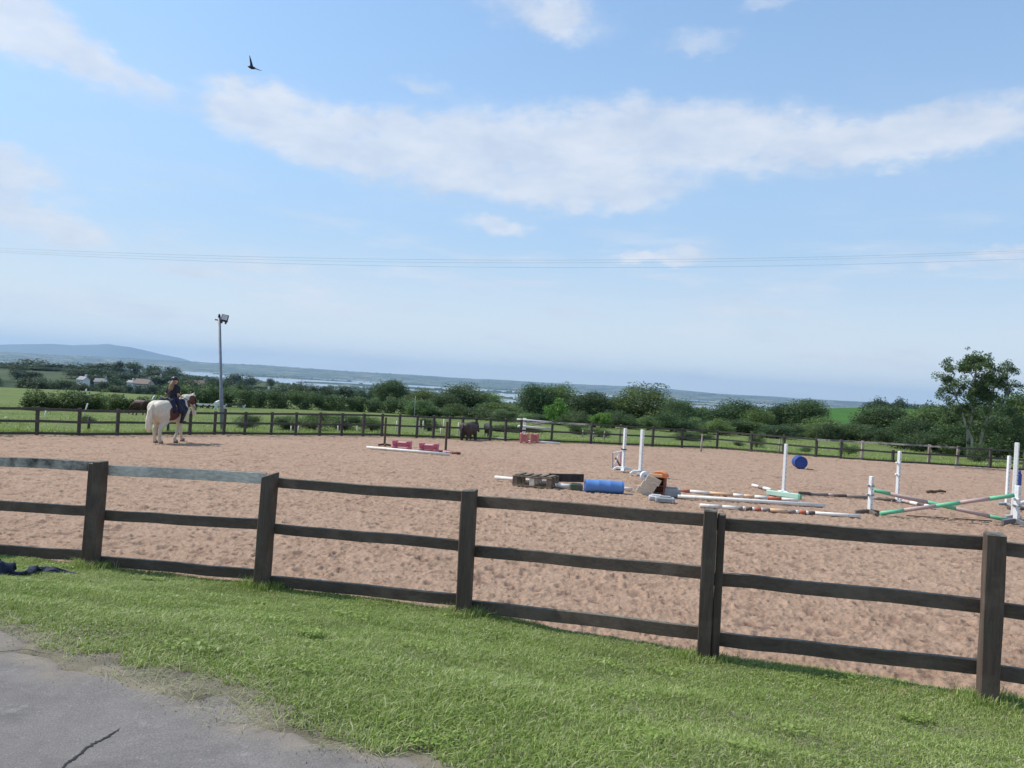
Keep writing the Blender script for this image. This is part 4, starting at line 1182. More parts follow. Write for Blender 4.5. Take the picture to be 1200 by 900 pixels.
    cen = [tuple(t_[0]) for t_ in tips]; rad = np.array([t_[2] for t_ in tips])
    cnt = (rad**2*860).astype(int)+9
    V, Fq, SH = leaf_cloud(Rn, cen, rad, cnt, .052, .9)
    mesh_np('crown', V, Fq, M['leafopen'], root, col=SH)
big_tree()

# ---- middle distance: trees beyond the ridge, woods, village
def far_tree(px, top_py, wpx, Y, label, group, v=None):
    put_tree(px, top_py, wpx, Y, 'far', R2.randint(0, 3) if v is None else v, label, 'tree', group, 'tree')
for (px, tp, w, Y, lb) in [
 (4,423,44,620,'dark wooded clump at the far left edge under the mountains'),(40,420,54,640,'rounded wood top under the lower mountain crest'),
 (74,427,60,610,'broad dark wood above the village at the left'),(104,426,50,600,'dark wood mass left of the two tall village trees'),(122,426,40,590,'dark tree clump directly above the village roofs'),
 (139,424,13,560,'small narrow dark tree standing alone before the lough'),(158,424,20,560,'round dark tree left of the little water gap above the village'),
 (178,427,24,555,'round dark tree right of the little water gap above the village'),(200,429,26,560,'dark tree right above the rider'),(190,434,40,540,'low dark trees behind the rider'),
 (66,436,80,560,'lower band of wood above the ridge field'),(22,434,60,580,'lower band of wood at the left edge'),(130,438,50,520,'lower trees behind the village roofs'),
 (160,438,40,520,'bushy trees between the village houses'),(215,441,36,520,'trees right of the rider before the lough')]:
    far_tree(px, tp, w, Y, lb, 'woods around the village')
for (px, tp, w, Y, lb) in [
 (274,439,22,700,'dark trees on the left shoulder of the drumlin behind the pole'),(292,440,20,700,'round trees on the crest of the drumlin'),(318,443,9,720,'lone round tree on the skyline of the drumlin'),
 (352,447,16,680,'dark round tree at the right end of the drumlin'),(362,449,12,660,'small tree at the end of the drumlin'),(387,452,18,600,'round dark tree beside the small white house'),
 (300,452,44,560,'hedgerow trees across the drumlin'),(338,454,50,560,'hedgerow trees below the drumlin field'),(256,450,40,540,'dark hedgerow trees left of the drumlin')]:
    far_tree(px, tp, w, Y, lb, 'trees on the drumlin')
for k in range(64):
    px = R2.uniform(-90, 250); Y = R2.uniform(440, 640)
    far_tree(px, 450+(px-600)*.0577 + R2.uniform(9, 21), R2.uniform(18, 40), Y, 'dark tree merging into the woods around the village', 'woods around the village')
for k in range(70):
    px = R2.uniform(205, 500); Y = R2.uniform(200, 520)
    tp = 450+(px-600)*.0577 + R2.uniform(15, 25)
    far_tree(px, tp, R2.uniform(14, 36), Y, 'indistinct hedgerow tree in the low ground beyond the long hedge', 'hedgerow trees beyond the long hedge')
for k in range(26):
    px = R2.uniform(960, 1160); Y = 372+R2.uniform(-8, 8)
    tp = 450+(px-600)*.0577 + R2.uniform(-6.5, -3.0) + (3 if px < 1005 else 0) + (2 if px > 1080 else 0)
    far_tree(px if px > 1000 else px+60, tp, R2.uniform(14, 24), Y, 'small distant tree on the crest behind the bright green crop field', 'skyline trees behind the crop field')
for k in range(18):
    px = R2.uniform(-60, 150)
    far_tree(px, 450+(px-600)*.0577 + R2.uniform(24, 29), R2.uniform(14, 26), R2.uniform(200, 260), 'dark bush line just beyond the ridge of the left field', 'bushes behind the left ridge field')

# far-off woods and hedgerow trees between 900 m and the hills beyond the water: one mass
Rw = np.random.default_rng(3)
n = 26000
ang_ = Rw.uniform(-.62, .62, n); rad_ = np.exp(Rw.uniform(math.log(900), math.log(12500), n))
wx = np.sin(ang_)*rad_; wy = np.cos(ang_)*rad_
wzz = ground_z(wx, wy)
line = np.minimum(np.abs(((fbm(wx*.0035, wy*.0035, 2, 61)*9) % 1)-.5), np.abs(((fbm(wx*.0042+7, wy*.0042, 2, 63)*9) % 1)-.5))
wood = fbm(wx*.0014, wy*.0014, 3, 64) > .56
keep = (wzz > -59) & ((line < .045) | wood)
wx = wx[keep]; wy = wy[keep]; wzz = wzz[keep]; n = len(wx)
sz = Rw.uniform(5, 9, n)*(1+rad_[keep]/9000); hh_ = Rw.uniform(5, 10, n)
# each far tree: a squat irregular octahedral clump
oct_ = np.array([[1,0,0],[0,1,0],[-1,0,0],[0,-1,0],[0,0,1],[.5,.5,.75],[-.5,-.4,.8]], float)
V = oct_[None]*np.stack([sz, sz, hh_], 1)[:, None, :]*Rw.uniform(.75, 1.3, (n, 7, 1)) + np.stack([wx, wy, wzz-1], 1)[:, None, :]
tri = np.array([[0,1,5],[5,1,4],[0,5,4],[1,2,4],[2,3,6],[2,6,4],[6,3,4],[3,0,4]])
Fq = (np.arange(n)[:, None, None]*7 + tri[None]).reshape(-1, 3)
o = mesh_np('far_woodland', V.reshape(-1, 3), Fq, M['leaffar'], smooth=True, col=np.repeat(Rw.uniform(0, 1, n), 7))
tag(o, 'far-off woods and hedgerow trees dotted over the fields and shores around the lough', 'woodland', kind='stuff')

for (px, tp, w, Y) in [(96,448.5,16,395),(112,449,18,392),(128,449.5,18,390),(150,450,14,372),(163,450.5,14,370),(176,450,16,374),(190,449,18,380),(232,450,26,420),(270,459.5,14,350),(290,460,18,360)]:
    far_tree(px, tp, w, Y, 'garden bush in front of the village houses', 'garden bushes of the village')
# ---- village houses
def house(px, roof_py, wpx, Y, label, wall='wallwhite', roof='roofslate', rz=0.0, gable_only=False, hk=.62, group='houses of the village', chim=True):
    w = wpx/F*Y
    q = A(px, roof_py, Y); zb = float(ground_z(np.array([q.x]), np.array([float(Y)]))[0])
    zt = q.z; dpt = w*.62 if not gable_only else w*1.5
    hr = min(w, dpt)*.42; h = zt-zb-hr
    h = min(max(h, 2), 3.0+w*.05)
    root = empty('house', (q.x, Y, zt-hr-h), label, 'house', group, rz)
    bm = bmesh.new()
    # ridge along local x
    X, D = w/2, dpt/2
    v = [bm.verts.new(p) for p in [(-X,-D,0),(X,-D,0),(X,D,0),(-X,D,0),(-X,-D,h),(X,-D,h),(X,D,h),(-X,D,h),(-X,0,h+hr),(X,0,h+hr)]]
    for f in [(0,1,5,4),(2,3,7,6),(1,2,6,9,5),(3,0,4,8,7),(3,2,1,0)]: bm.faces.new([v[i_] for i_ in f])
    bm_obj('wall', bm, M[wall], root)
    bm = bmesh.new(); e = .35; tk = .25
    for sgn in (-1, 1):
        a = [(-X-e, sgn*(D+e), h-e*hr/D), (X+e, sgn*(D+e), h-e*hr/D), (X+e, 0, h+hr), (-X-e, 0, h+hr)]
        lo = [bm.verts.new(p) for p in a]; up_ = [bm.verts.new((p[0], p[1], p[2]+tk)) for p in a]
        for f in [(0,1,2,3)]: bm.faces.new([up_[i_] for i_ in f]); bm.faces.new([lo[i_] for i_ in reversed(f)])
        for k in range(4): bm.faces.new([lo[k], lo[(k+1) % 4], up_[(k+1) % 4], up_[k]])
    rf = bm_obj('roof', bm, M[roof], root)
    if chim:
        bm = bmesh.new(); box(bm, X*.7, 0, h+hr+.5, .8, .8, 1.6, None, .0); box(bm, X*.7, 0, h+hr+1.35, .95, .95, .12); bm_obj('chimney', bm, M[wall], rf)
    for k in range(3):
        bm = bmesh.new(); box(bm, -X*.65+k*X*.62, -D-.02, h*.62 if h > 3 else h*.5, w*.10, .08, 1.1); wd_ = bm_obj('window', bm, M['wallwhite'], root)
        bm = bmesh.new(); box(bm, -X*.65+k*X*.62, -D-.08, h*.62 if h > 3 else h*.5, w*.075, .05, .85); bm_obj('pane', bm, M['glass'], wd_)
for (px, rp, w, Y, lb, wl, rf, rz) in [
 (98,441.5,13,430,'grey roofed house with a lit white gable, leftmost of the village roofs','wallwhite','roofslate',-.5),
 (110,442.5,8,450,'small grey roofed house beside the leftmost white gabled roof','wallgrey','roofslate',.2),
 (119,444,13,420,'low wide slate roofed bungalow in the middle of the village','wallgrey','roofslate',.1),
 (154,446,8,440,'white walled cottage left of the brown roofed house','wallwhite','roofslate',-.4),
 (169,444.5,20,400,'large brown roofed house with white verges left of the rider','wallgrey','roofbrown',-.25),
 (186,440.5,7,520,'small bright white house among trees behind the rider','wallwhite','roofslate',.4),
 (233,446,18,470,'long low brown roofed building right of the rider','wallgrey','roofbrown',.05),
 (266,455,7,380,'bright white cottage right of the floodlight pole','wallwhite','roofslate',.2),
 (290,457,13,420,'stone coloured house half hidden by trees under the drumlin','wallgrey','roofbrown',.1),
 (314,456,4,420,'narrow pale gable among trees under the drumlin','wallwhite','roofslate',1.2),
 (365,452,5,640,'tiny white house at the edge of the lough','wallwhite','roofslate',.3),
 (50,449,15,330,'grey blue low shed roof sunk behind the ridge field','wallgrey','roofslate',.1),
 (203,447,9,470,'low cottage hidden behind the rider','wallgrey','roofslate',-.2)]:
    house(px, rp, w, Y, lb, wl, rf, rz)
for (px, rp, w, Y, lb) in [(3,443.5,2.6,520,'smallest white pointed gable at the left edge of the ridge field'),(9.5,441.5,4,520,'white pointed gable second from the left edge above the ridge'),(28,445.5,3.4,500,'small white gable low on the ridge, between two taller gables'),(34,442,4,520,'white pointed gable right of the small low gable'),(58.5,441.5,4.6,510,'tallest white pointed gable, above the grey blue shed roof')]:
    house(px, rp, w*1.9, Y, lb, 'wallwhite', 'roofslate', math.pi/2-.35, group='white gables on the ridge', chim=False)
# ================================================================== JUMPS AND THINGS IN THE ARENA
UP = Vector((0, 0, 1))
def pole(name, p, q, r, bands, label, cat, group=None, octo=False):
    """jump pole with painted bands; bands = [(end fraction, material key), ...]"""
    p = Vector(p); q = Vector(q); root = empty(name, p, label, cat, group)
    keys = []
    for _, k in bands:
        if k not in keys: keys.append(k)
    d = q-p; t0 = 0.0
    n = 10
    for (t1, k) in bands:
        bm = bmesh.new()
        a = d*t0; b_ = d*t1
        rr_ = r*random.uniform(.98, 1.02) if not octo else r
        tube(bm, [a, a.lerp(b_, .5)+Vector((0, 0, random.uniform(-.003, .003))), b_], rr_, n)
        bm_obj('band' if len(bands) > 1 else 'shaft', bm, M[k], root)
        t0 = t1
    return root
def gp(px, py, dz=0.0): 
    g = G(px, py); g.z += dz; return g
def upright(px, by, ty, label, wpx=.10, group=None, mt='white', foot='white', foot_dir=0.0, foot_l=.62, foot_h=.10, round_=False, lean=0.0, name='jump_stand', holes=True, rz=.35, cups=(), feet=True):
    b_ = G(px, by); top = A(px, ty, b_.y); h = top.z-b_.z
    root = empty(name, b_, label, 'jump stand', group)
    bm = bmesh.new()
    if round_: tube(bm, [(0, 0, .02), (0, 0, h/2), (0, 0, h)], wpx/2, 12)
    else:
        box(bm, 0, 0, h/2+.01, wpx, wpx, h-.02, None, .008)
        bm.transform(Matrix.Rotation(rz, 4, 'Z'))
    bm.transform(Matrix.Rotation(lean, 4, 'Y'))
    up_ = bm_obj('upright', bm, M[mt], root)
    if holes:
        bm = bmesh.new()
        k = int(h/.11)
        for i_ in range(1, k):
            box(bm, 0, -wpx/2-.002 if not round_ else -wpx/2, i_*.11, .016, .008, .016, Matrix.Rotation(lean, 4, 'Y') @ Matrix.Rotation(rz, 4, 'Z'))
        tag(bm_obj('pin_holes', bm, M['darkmetal'], root), kind='stuff')
    if feet:
        for a in (foot_dir, foot_dir+math.pi/2):
            bm = bmesh.new(); L_ = foot_l
            for sgn in (-1, 1):
                beam(bm, (0, 0, foot_h*.75), (sgn*L_/2, 0, foot_h*.30), .07, foot_h*.8, bev=.008)
            bm.transform(Matrix.Rotation(a, 4, 'Z'))
            bm_obj('foot', bm, M[foot], root)
    for (zc, mk_) in cups:
        bm = bmesh.new(); 
        box(bm, 0, 0, zc, wpx*1.35, wpx*1.35, .035, Matrix.Rotation(rz, 4, 'Z'), .004); tube(bm, [(-wpx*.6, -.02, zc), (-wpx*1.25, -.03, zc+.02)], .022, 6)
        bm_obj('cup', bm, M[mk_], root)
    return root

# --- two brown uprights with pink blocks and a white ground pole (left middle)
GJ = 'brown uprights either side of the pink blocks'
upright(450.5, 522.5, 489, 'left brown wooden upright with spread feet beside the pink blocks', .075, GJ, 'brownwood', 'brownwood', .3, .5, .09, holes=False)
upright(522, 530.5, 494, 'right brown wooden upright with spread feet beside the pink blocks', .075, GJ, 'brownwood', 'brownwood', .3, .5, .09, holes=False)
pole('ground_pole', gp(430, 525.5, .045), gp(527, 534, .045), .048, [(1, 'whitepole')], 'plain white pole on the sand in front of the two pink blocks', 'jump pole')
pole('ground_pole', gp(496, 528.3, .04), gp(539, 532.5, .04), .045, [(.55, 'redwood'), (.8, 'pinkpale'), (1, 'redwood')], 'red brown pole lying mostly hidden behind the white pole by the pink blocks', 'jump pole')
def pink_block(px, py, label):
    b_ = G(px, py); root = empty('jump_block', b_, label, 'jump block', 'pink plastic jump blocks')
    root.rotation_euler = (0, 0, -.12)
    # waisted block: two notched end plates, saddle-backed middle, moulded foot
    W = .62; Hh = .34
    for sx in (-1, 1):
        bm = bmesh.new()
        prof = [(-.19, 0), (-.08, 0), (-.05, .05), (.05, .05), (.08, 0), (.19, 0), (.17, .12), (.12, .17), (.18, .23), (.19, Hh), (.07, Hh), (.05, Hh-.05), (-.05, Hh-.05), (-.07, Hh), (-.19, Hh), (-.18, .23), (-.12, .17), (-.17, .12)]
        a = [bm.verts.new((sx*.27-.06, y, z)) for y, z in prof]; c_ = [bm.verts.new((sx*.27+.06, y, z)) for y, z in prof]
        bm.faces.new(a); bm.faces.new(list(reversed(c_)))
        for k in range(len(prof)):
            bm.faces.new((a[k], c_[k], c_[(k+1) % len(prof)], a[(k+1) % len(prof)]))
        bmesh.ops.recalc_face_normals(bm, faces=bm.faces)
        bm_obj('end_plate', bm, M['pink'], root)
    bm = bmesh.new(); box(bm, 0, 0, .19, .42, .20, .13, None, .02); bm_obj('body', bm, M['pink'], root)
    bm = bmesh.new(); box(bm, 0, 0, .275, .30, .24, .045, None, .012); bm_obj('saddle', bm, M['pinkpale'], root)
    bm = bmesh.new(); box(bm, 0, -.01, .03, .72, .10, .06, None, .012); bm_obj('base_bar', bm, M['pinkpale'], root)
pink_block(471, 527.3, 'left one of the two pink plastic jump blocks')
pink_block(502.5, 530.5, 'right one of the two pink plastic jump blocks')

# --- back jump against the far fence
upright(613.5, 516.5, 490, 'weathered white jump stand close to the far fence above the red blocks', .16, None, 'white', 'greypl', .2, .5, .08, holes=False, rz=.1)
for (x, lb) in ((614, 'left one of the two red plastic blocks by the far fence'), (626, 'right one of the two red plastic blocks by the far fence')):
    b_ = G(x, 519); root = empty('jump_block', b_, lb, 'jump block', 'red plastic blocks by the far fence')
    for sx in (-1, 1):
        bm = bmesh.new(); box(bm, sx*.15, 0, .25, .14, .34, .5, None, .03); bm_obj('end_plate', bm, M['red' if False else 'pinkred'], root)
    bm = bmesh.new(); box(bm, 0, 0, .24, .2, .22, .30, None, .02); bm_obj('body', bm, M['pinkred'], root)
    bm = bmesh.new(); box(bm, 0, -.02, .44, .12, .26, .05, None, .01); bm_obj('top', bm, M['pinkpale'], root)
Yb = G(613, 517).y
pole('jump_pole', A(606, 491.5, Yb-.1), A(648, 495, Yb+.4), .05, [(1, 'whitepole')], 'upper pale pole hung on the jump stand by the far fence', 'jump pole')
pole('jump_pole', A(607, 499.3, Yb-.1), A(645, 502.5, Yb+.4), .06, [(1, 'whitepole')], 'lower pale pole hung on the jump stand by the far fence', 'jump pole')
pole('jump_pole', A(622, 495.5, Yb+1.5), A(634, 497.5, Yb+1.6), .05, [(1, 'pinkgrey')], 'short pale pole end showing between the two hung poles', 'jump pole')
pole('ground_pole', gp(577, 514.7, .05), gp(656, 520.7, .05), .055, [(1, 'whitepole')], 'white ground pole running in front of the red blocks by the far fence', 'jump pole')

# --- pair of white wings
GW = 'pair of white wings'
def wing_feet(root, dirn, Lf, w, mt):
    for a in (dirn,):
        bm = bmesh.new()
        beam(bm, (-Lf/2, 0, .05), (-Lf*.36, 0, .13), .10, .07, bev=.01); beam(bm, (-Lf*.36, 0, .135), (Lf*.36, 0, .135), .11, .075, bev=.01); beam(bm, (Lf*.36, 0, .13), (Lf/2, 0, .05), .10, .07, bev=.01)
        bm.transform(Matrix.Rotation(a, 4, 'Z')); bm_obj('foot', bm, M[mt], root)
r_ = upright(730, 553.5, 502, 'rear white wing with a pink gate leaning on it', .085, GW, 'white', 'white', feet=False, rz=.55, cups=((.72, 'darkmetal'),))
wing_feet(r_, -.12, .62, .1, 'white'); wing_feet(r_, 1.35, .55, .1, 'white')
r_ = upright(750, 558, 503.5, 'front white wing standing alone right of the blue drum', .095, GW, 'white', 'white', feet=False, rz=.75)
wing_feet(r_, -.10, .58, .1, 'white'); wing_feet(r_, 1.25, .50, .1, 'greypl')
# pink and white gate leaning on the rear wing
b_ = G(723, 551); root = empty('jump_gate', b_, 'small pink and white gate leaning against the rear white wing', 'jump gate', None, .25)
for (x0, z0, x1, z1, mt, nm) in [(-.16,0,-.16,.56,'pinkgrey','stile'),(.20,0,.20,.62,'redwood','stile'),(.12,0,.12,.60,'pinkpale','stile'),(-.16,.54,.22,.62,'white','rail'),(-.16,.03,.20,.03,'redwood','rail'),(-.14,.06,.10,.56,'white','brace'),(.16,.06,-.06,.40,'redwood','brace')]:
    bm = bmesh.new(); beam(bm, (x0, z0*.12, z0), (x1, z1*.12, z1), .045, .045, up=Vector((0, 1, 0)), bev=.005); bm_obj(nm, bm, M[mt], root)
b_ = G(755, 563); 
root = empty('jump_block', b_+Vector((0, 0, .13)), 'round white plastic disc at the foot of the front white wing', 'jump block')
bm = bmesh.new(); tube(bm, [(0, -.05, 0), (0, -.035, 0), (0, .035, 0), (0, .05, 0)], [.11, .13, .13, .11], 20); bm.transform(Matrix.Rotation(.2, 4, 'Z')); bm_obj('disc', bm, M['white'], root)
bm = bmesh.new(); tube(bm, [(0, -.075, 0), (0, -.045, 0)], .03, 10); bm.transform(Matrix.Rotation(.2, 4, 'Z')); bm_obj('hub', bm, M['greypl'], root)

# --- pallets, boards and blue drum row
pole('ground_pole', gp(580, 563, .08), gp(640, 569, .08), .045, [(1, 'whitepole')], 'white pole end poking out left of the flat pallet', 'jump pole')
def pallet(a, b_, hgt, dpt, label, m1, slats=3):
    root = empty('pallet', a, label, 'pallet')
    d = (b_-a); L_ = d.length; d.normalize(); n_ = Vector((-d.y, d.x, 0))
    for k in range(slats):
        o_ = n_*(dpt*k/(slats-1))
        bm = bmesh.new(); beam(bm, o_+UP*(hgt-.02), o_+d*L_+UP*(hgt-.02), .10, .03, bev=.003); bm_obj('deck_board', bm, M[m1], root)
        bm = bmesh.new(); beam(bm, o_+UP*.03, o_+d*L_+UP*.03, .10, .03, bev=.003); bm_obj('base_board', bm, M[m1], root)
        for t_ in (.06, .5, .94):
            bm = bmesh.new(); beam(bm, o_+d*(L_*t_-.06)+UP*hgt*.5, o_+d*(L_*t_+.06)+UP*hgt*.5, .09, hgt-.09, bev=.003); bm_obj('block', bm, M[m1 if t_ != .5 else 'palewood'], root)
    for k in range(5):
        bm = bmesh.new(); o_ = d*(L_*(k+.5)/5)
        beam(bm, o_+UP*(hgt+.01), o_+n_*dpt+UP*(hgt+.01), .11, .022, bev=.003); bm_obj('top_board', bm, M['palletwood'], root)
    return root
pa = G(601, 569); pb = G(646, 573.3)
pallet(pa, pb, .26, .55, 'weathered brown pallet lying on the sand left of the black board', 'palletwood')
pa = G(643, 569.5); pb = G(684, 572.5)
root = empty('jump_plank', pa, 'dark brown solid board propped on edge between the pallet and the blue drum', 'board')
bm = bmesh.new(); beam(bm, Vector((0, .1, .20)), (pb-pa)+Vector((0, .1, .24)), .035, .20, bev=.006, seg=3, warp=.004); bm_obj('board', bm, M['darkmat'], root)
for t_ in (.08, .92):
    bm = bmesh.new(); q = (pb-pa)*t_; beam(bm, q+Vector((0, .13, 0)), q+Vector((0, .13, .30)), .06, .05); bm_obj('support', bm, M['darkmat'], root)
pole('ground_pole', gp(646, 571.2, .06), gp(672, 573.2, .06), .055, [(1, 'white')], 'short white pole length lying under the dark board', 'jump pole')
b_ = G(675, 574); root = empty('jump_block', b_, 'small dark green block against the left end of the blue drum', 'jump block')
bm = bmesh.new(); box(bm, 0, 0, .07, .30, .22, .14, None, .015); bm_obj('body', bm, M['darkgreen'], root)
bm = bmesh.new(); box(bm, 0, 0, .145, .24, .10, .03, None, .008); bm_obj('top', bm, M['darkgreen'], root)
def drum(p, q, r, label, mt, name='drum', nring=True):
    root = empty(name, p, label, 'drum')
    d = q-p; ts = [0, .0, .03, .055, .33, .35, .37, .63, .65, .67, .945, .97, 1, 1]; rs = [.0, .88, 1, .975, .975, 1.02, .975, .975, 1.02, .975, .975, 1, .88, 0]
    bm = bmesh.new(); tube(bm, [d*t_ for t_ in ts[1:-1]], [r*k for k in rs[1:-1]], 28); bm_obj('barrel', bm, M[mt], root)
    dn = d.normalized()
    for e, s_ in ((Vector((0, 0, 0)), -1), (d, 1)):
        bm = bmesh.new(); tube(bm, [e+dn*s_*-.012, e+dn*s_*.012], [r*1.0, r*1.0], 28, cap=False); tube(bm, [e+dn*s_*.012, e+dn*s_*-.012], [r*.93, r*.93], 28, cap=False)
        bm_obj('rim', bm, M['bluelight' if mt == 'blue' else mt], root)
        bm = bmesh.new(); c0 = e+dn*s_*.006+Vector((0, 0, r*.5)); tube(bm, [c0, c0+dn*s_*.02], .03, 10); bm_obj('bung', bm, M['bluedark'], root)
    return root
pa = G(685.5, 575.5); pb = G(729.5, 578); rr0 = .155
drum(pa+UP*rr0*.86, pb+UP*rr0*.86, rr0, 'bright blue plastic drum lying on its side in the row with the pallet', 'blue')
pole('ground_pole', gp(722, 574.6, .06), gp(741, 576.2, .06), .045, [(1, 'whitepole')], 'white pole end poking out right of the blue drum', 'jump pole')

# --- orange topped box with leaning planks, grey blocks
b_ = G(772, 581); root = empty('jump_filler', b_, 'brown upright filler box with an orange rounded top beside the grey blocks', 'jump filler', None, -.35)
H0 = .47
for sx in (-1, 1):
    bm = bmesh.new(); box(bm, sx*.13, 0, H0/2, .035, .26, H0, None, .005); bm_obj('side_board', bm, M['pinkpale' if sx < 0 else 'redwood'], root)
bm = bmesh.new(); box(bm, 0, .08, H0/2, .225, .03, H0-.04, None, .004); bm_obj('back_board', bm, M['redwood'], root)
for z in (.08, .24, .38):
    bm = bmesh.new(); box(bm, .0, -.02, z, .225, .18, .03, None, .004); bm_obj('shelf', bm, M['brownwood'], root)
bm = bmesh.new(); tube(bm, [(0, -.17, 0), (0, .17, 0)], .19, 16); 
for v in bm.verts: v.co.z = H0-.01+max(v.co.z, -.03)*.62
bm_obj('top_cap', bm, M['orange'], root)
bm = bmesh.new(); box(bm, -.06, -.185, H0+.02, .30, .03, .07, None, .01); bm_obj('cap_lip', bm, M['orangepale'], root)
# leaning planked panel
b_ = G(760, 581); root = empty('plank_panel', b_, 'pale three-plank panel leaning against the orange topped filler box', 'panel', None, -.30)
for k in range(3):
    bm = bmesh.new()
    t0 = k*.17; ax = Vector((.42, .0, .56)).normalized(); 
    c0 = Vector((-.16, 0, .03)) + ax*(t0+.08)
    wv_ = Vector((.30, .10, -.13))
    beam(bm, c0-wv_*.5, c0+wv_*.5, .16, .03, up=Vector((0, 1, .2)), bev=.004)
    bm_obj('plank', bm, M['palewood'], root)
bm = bmesh.new(); beam(bm, Vector((-.05, .12, .02)), Vector((.18, .12, .40)), .05, .05); bm_obj('strut', bm, M['redwood'], root)
def grey_block(px, py, w, d_, h, rz, label, mt='greypl'):
    b_ = G(px, py); root = empty('jump_block', b_, label, 'jump block', 'grey blocks at the foot of the filler box', rz)
    bm = bmesh.new(); box(bm, 0, 0, h*.5, w, d_, h, None, .02); bm_obj('body', bm, M[mt], root)
    bm = bmesh.new(); box(bm, 0, 0, h+.012, w*.6, d_*.5, .03, None, .008); bm_obj('top_pad', bm, M[mt], root)
    for sx in (-1, 1):
        bm = bmesh.new(); box(bm, sx*w*.42, -d_*.5-.01, h*.3, w*.12, .03, h*.5, None, .006); bm_obj('lug', bm, M[mt], root)
grey_block(769, 586, .34, .22, .10, -.2, 'pale grey block under the leaning plank panel', 'greylight')
grey_block(779, 588.5, .42, .26, .11, -.15, 'long grey block in front of the orange topped filler box')
grey_block(787, 582, .40, .24, .20, -.1, 'taller grey block right behind the front grey block')
grey_block(785.5, 588.5, .16, .14, .07, .2, 'little dark block right of the long grey block', 'darkmat')

# --- poles lying in the middle
B = [(.10,'whitepole'),(.19,'red'),(.34,'whitepole'),(.52,'orangepale'),(.60,'whitepole'),(.68,'orangepale'),(.78,'whitepole'),(.88,'red'),(1,'whitepole')]
pole('ground_pole', gp(780, 575.3, .04), gp(935, 588.3, .04), .041, B, 'red and white banded pole behind the plain white pole', 'jump pole')
pole('ground_pole', gp(794, 583.8, .045), gp(966, 594.8, .045), .046, [(1, 'whitepole')], 'plain white pole lying between the two banded poles', 'jump pole')
B = [(.14,'whitepole'),(.24,'whitepole'),(.27,'greyband'),(.29,'whitepole'),(.33,'darkband'),(.345,'whitepole'),(.385,'red'),(.395,'whitepole'),(.44,'greyband'),(.55,'orangepale'),(.60,'greyband'),(.62,'whitepole'),(.665,'red'),(.68,'whitepole'),(.72,'darkband'),(1,'whitepole')]
pole('ground_pole', gp(820, 594.4, .04), gp(1008, 607.2, .04), .040, B, 'front pole with red, grey and dark bands nearest the foreground fence', 'jump pole')
pole('ground_pole', gp(882, 570.2, .04), gp(904, 575.7, .04), .042, [(.35,'whitepole'),(.6,'greyband'),(1,'whitepole')], 'short pale banded pole end poking out behind the mint green plank', 'jump pole')
B = [(.16,'darkband'),(.42,'greyband'),(.50,'pinkgrey'),(.68,'darkband'),(1,'greyband')]
pole('ground_pole', gp(936, 579.5, .04), gp(1018, 584.6, .04), .042, B, 'dark brown and grey banded pole right of the mint green plank', 'jump pole')
pole('ground_pole', gp(1024, 585.3, .04), gp(1049, 588.2, .04), .042, [(.25,'greyband'),(1,'darkband')], 'dark pole end behind the low white crossed-pole stand', 'jump pole')
B = [(.2,'whitepole'),(.36,'pinkgrey'),(.55,'white'),(.72,'darkband'),(1,'white')]
pole('ground_pole', gp(1051, 587.2, .04), gp(1098, 597, .04), .040, B, 'white and grey banded pole behind the crossed green poles', 'jump pole')
pa = gp(899, 579.5, .06); pb = gp(936, 584.5, .06)
root = empty('jump_plank', pa, 'mint green plank lying at the foot of the tall white post', 'plank')
bm = bmesh.new(); beam(bm, Vector((0, 0, 0)), pb-pa, .10, .12, bev=.01); bm_obj('plank', bm, M['mint'], root)
bm = bmesh.new(); beam(bm, (pb-pa)*1.0+Vector((.004, 0, -.01)), (pb-pa)*1.06+Vector((0, 0, -.01)), .10, .11, bev=.01); bm_obj('end_block', bm, M['green'], root)
upright(918, 578, 520, 'tall white post standing behind the mint green plank', .075, 'tall white posts', 'white', 'white', feet=True, foot_dir=.3, foot_l=.4, foot_h=.07, rz=.75, name='jump_stand')

# --- blue drum end on
pa = G(938.5, 549.5)
drum(pa+UP*.25, pa+UP*.25+Vector((.10, .62, -.01)), .25, 'deep blue drum seen end on beyond the tall white post', 'bluedark')
pole('stick', gp(946, 550, .02), gp(953, 551, .02), .02, [(1, 'brownwood')], 'thin stick on the sand right of the deep blue drum', 'stick')

# --- crossed poles with stands
r_ = upright(1019, 602.5, 558, 'low white stand at the left end of the crossed poles', .082, 'stands of the crossed poles', 'white', 'darkbase', foot_dir=.0, foot_l=.62, foot_h=.10, rz=.5, cups=((.62, 'greypl'), (.42, 'greypl')))
pole('jump_pole', A(1024, 574.5, G(1019, 602).y), gp(1181, 612.5, .05), .044, [(.12,'green'),(.40,'pinkgrey'),(.61,'green'),(.86,'pinkgrey'),(1,'green')], 'green and faded pink pole sloping down to the right', 'jump pole', 'crossed poles')
pole('jump_pole', gp(1031, 605, .06), A(1188, 580.5, G(1190, 616).y), .044, [(.18,'green'),(.42,'pinkgrey'),(.60,'green'),(.82,'pinkgrey'),(1,'green')], 'green and faded pink pole sloping up to the right', 'jump pole', 'crossed poles')
upright(1190.5, 614.5, 569, 'low white stand at the right end of the crossed poles', .095, 'stands of the crossed poles', 'white', 'greydark', foot_dir=.1, foot_l=.62, foot_h=.12, rz=.5, cups=((.55, 'white'), (.40, 'greypl')))
upright(1051, 588, 528.5, 'white stand with two pale cups behind the left end of the crossed poles', .075, 'tall white posts', 'white', 'greypl', foot_dir=.2, foot_l=.35, foot_h=.06, rz=.6, cups=((1.0, 'white'), (.70, 'white')))
upright(1187, 607.5, 518.5, 'tallest bright white post at the right edge above the crossed poles', .085, 'tall white posts', 'white', 'greypl', foot_dir=.2, foot_l=.4, foot_h=.08, rz=.8)
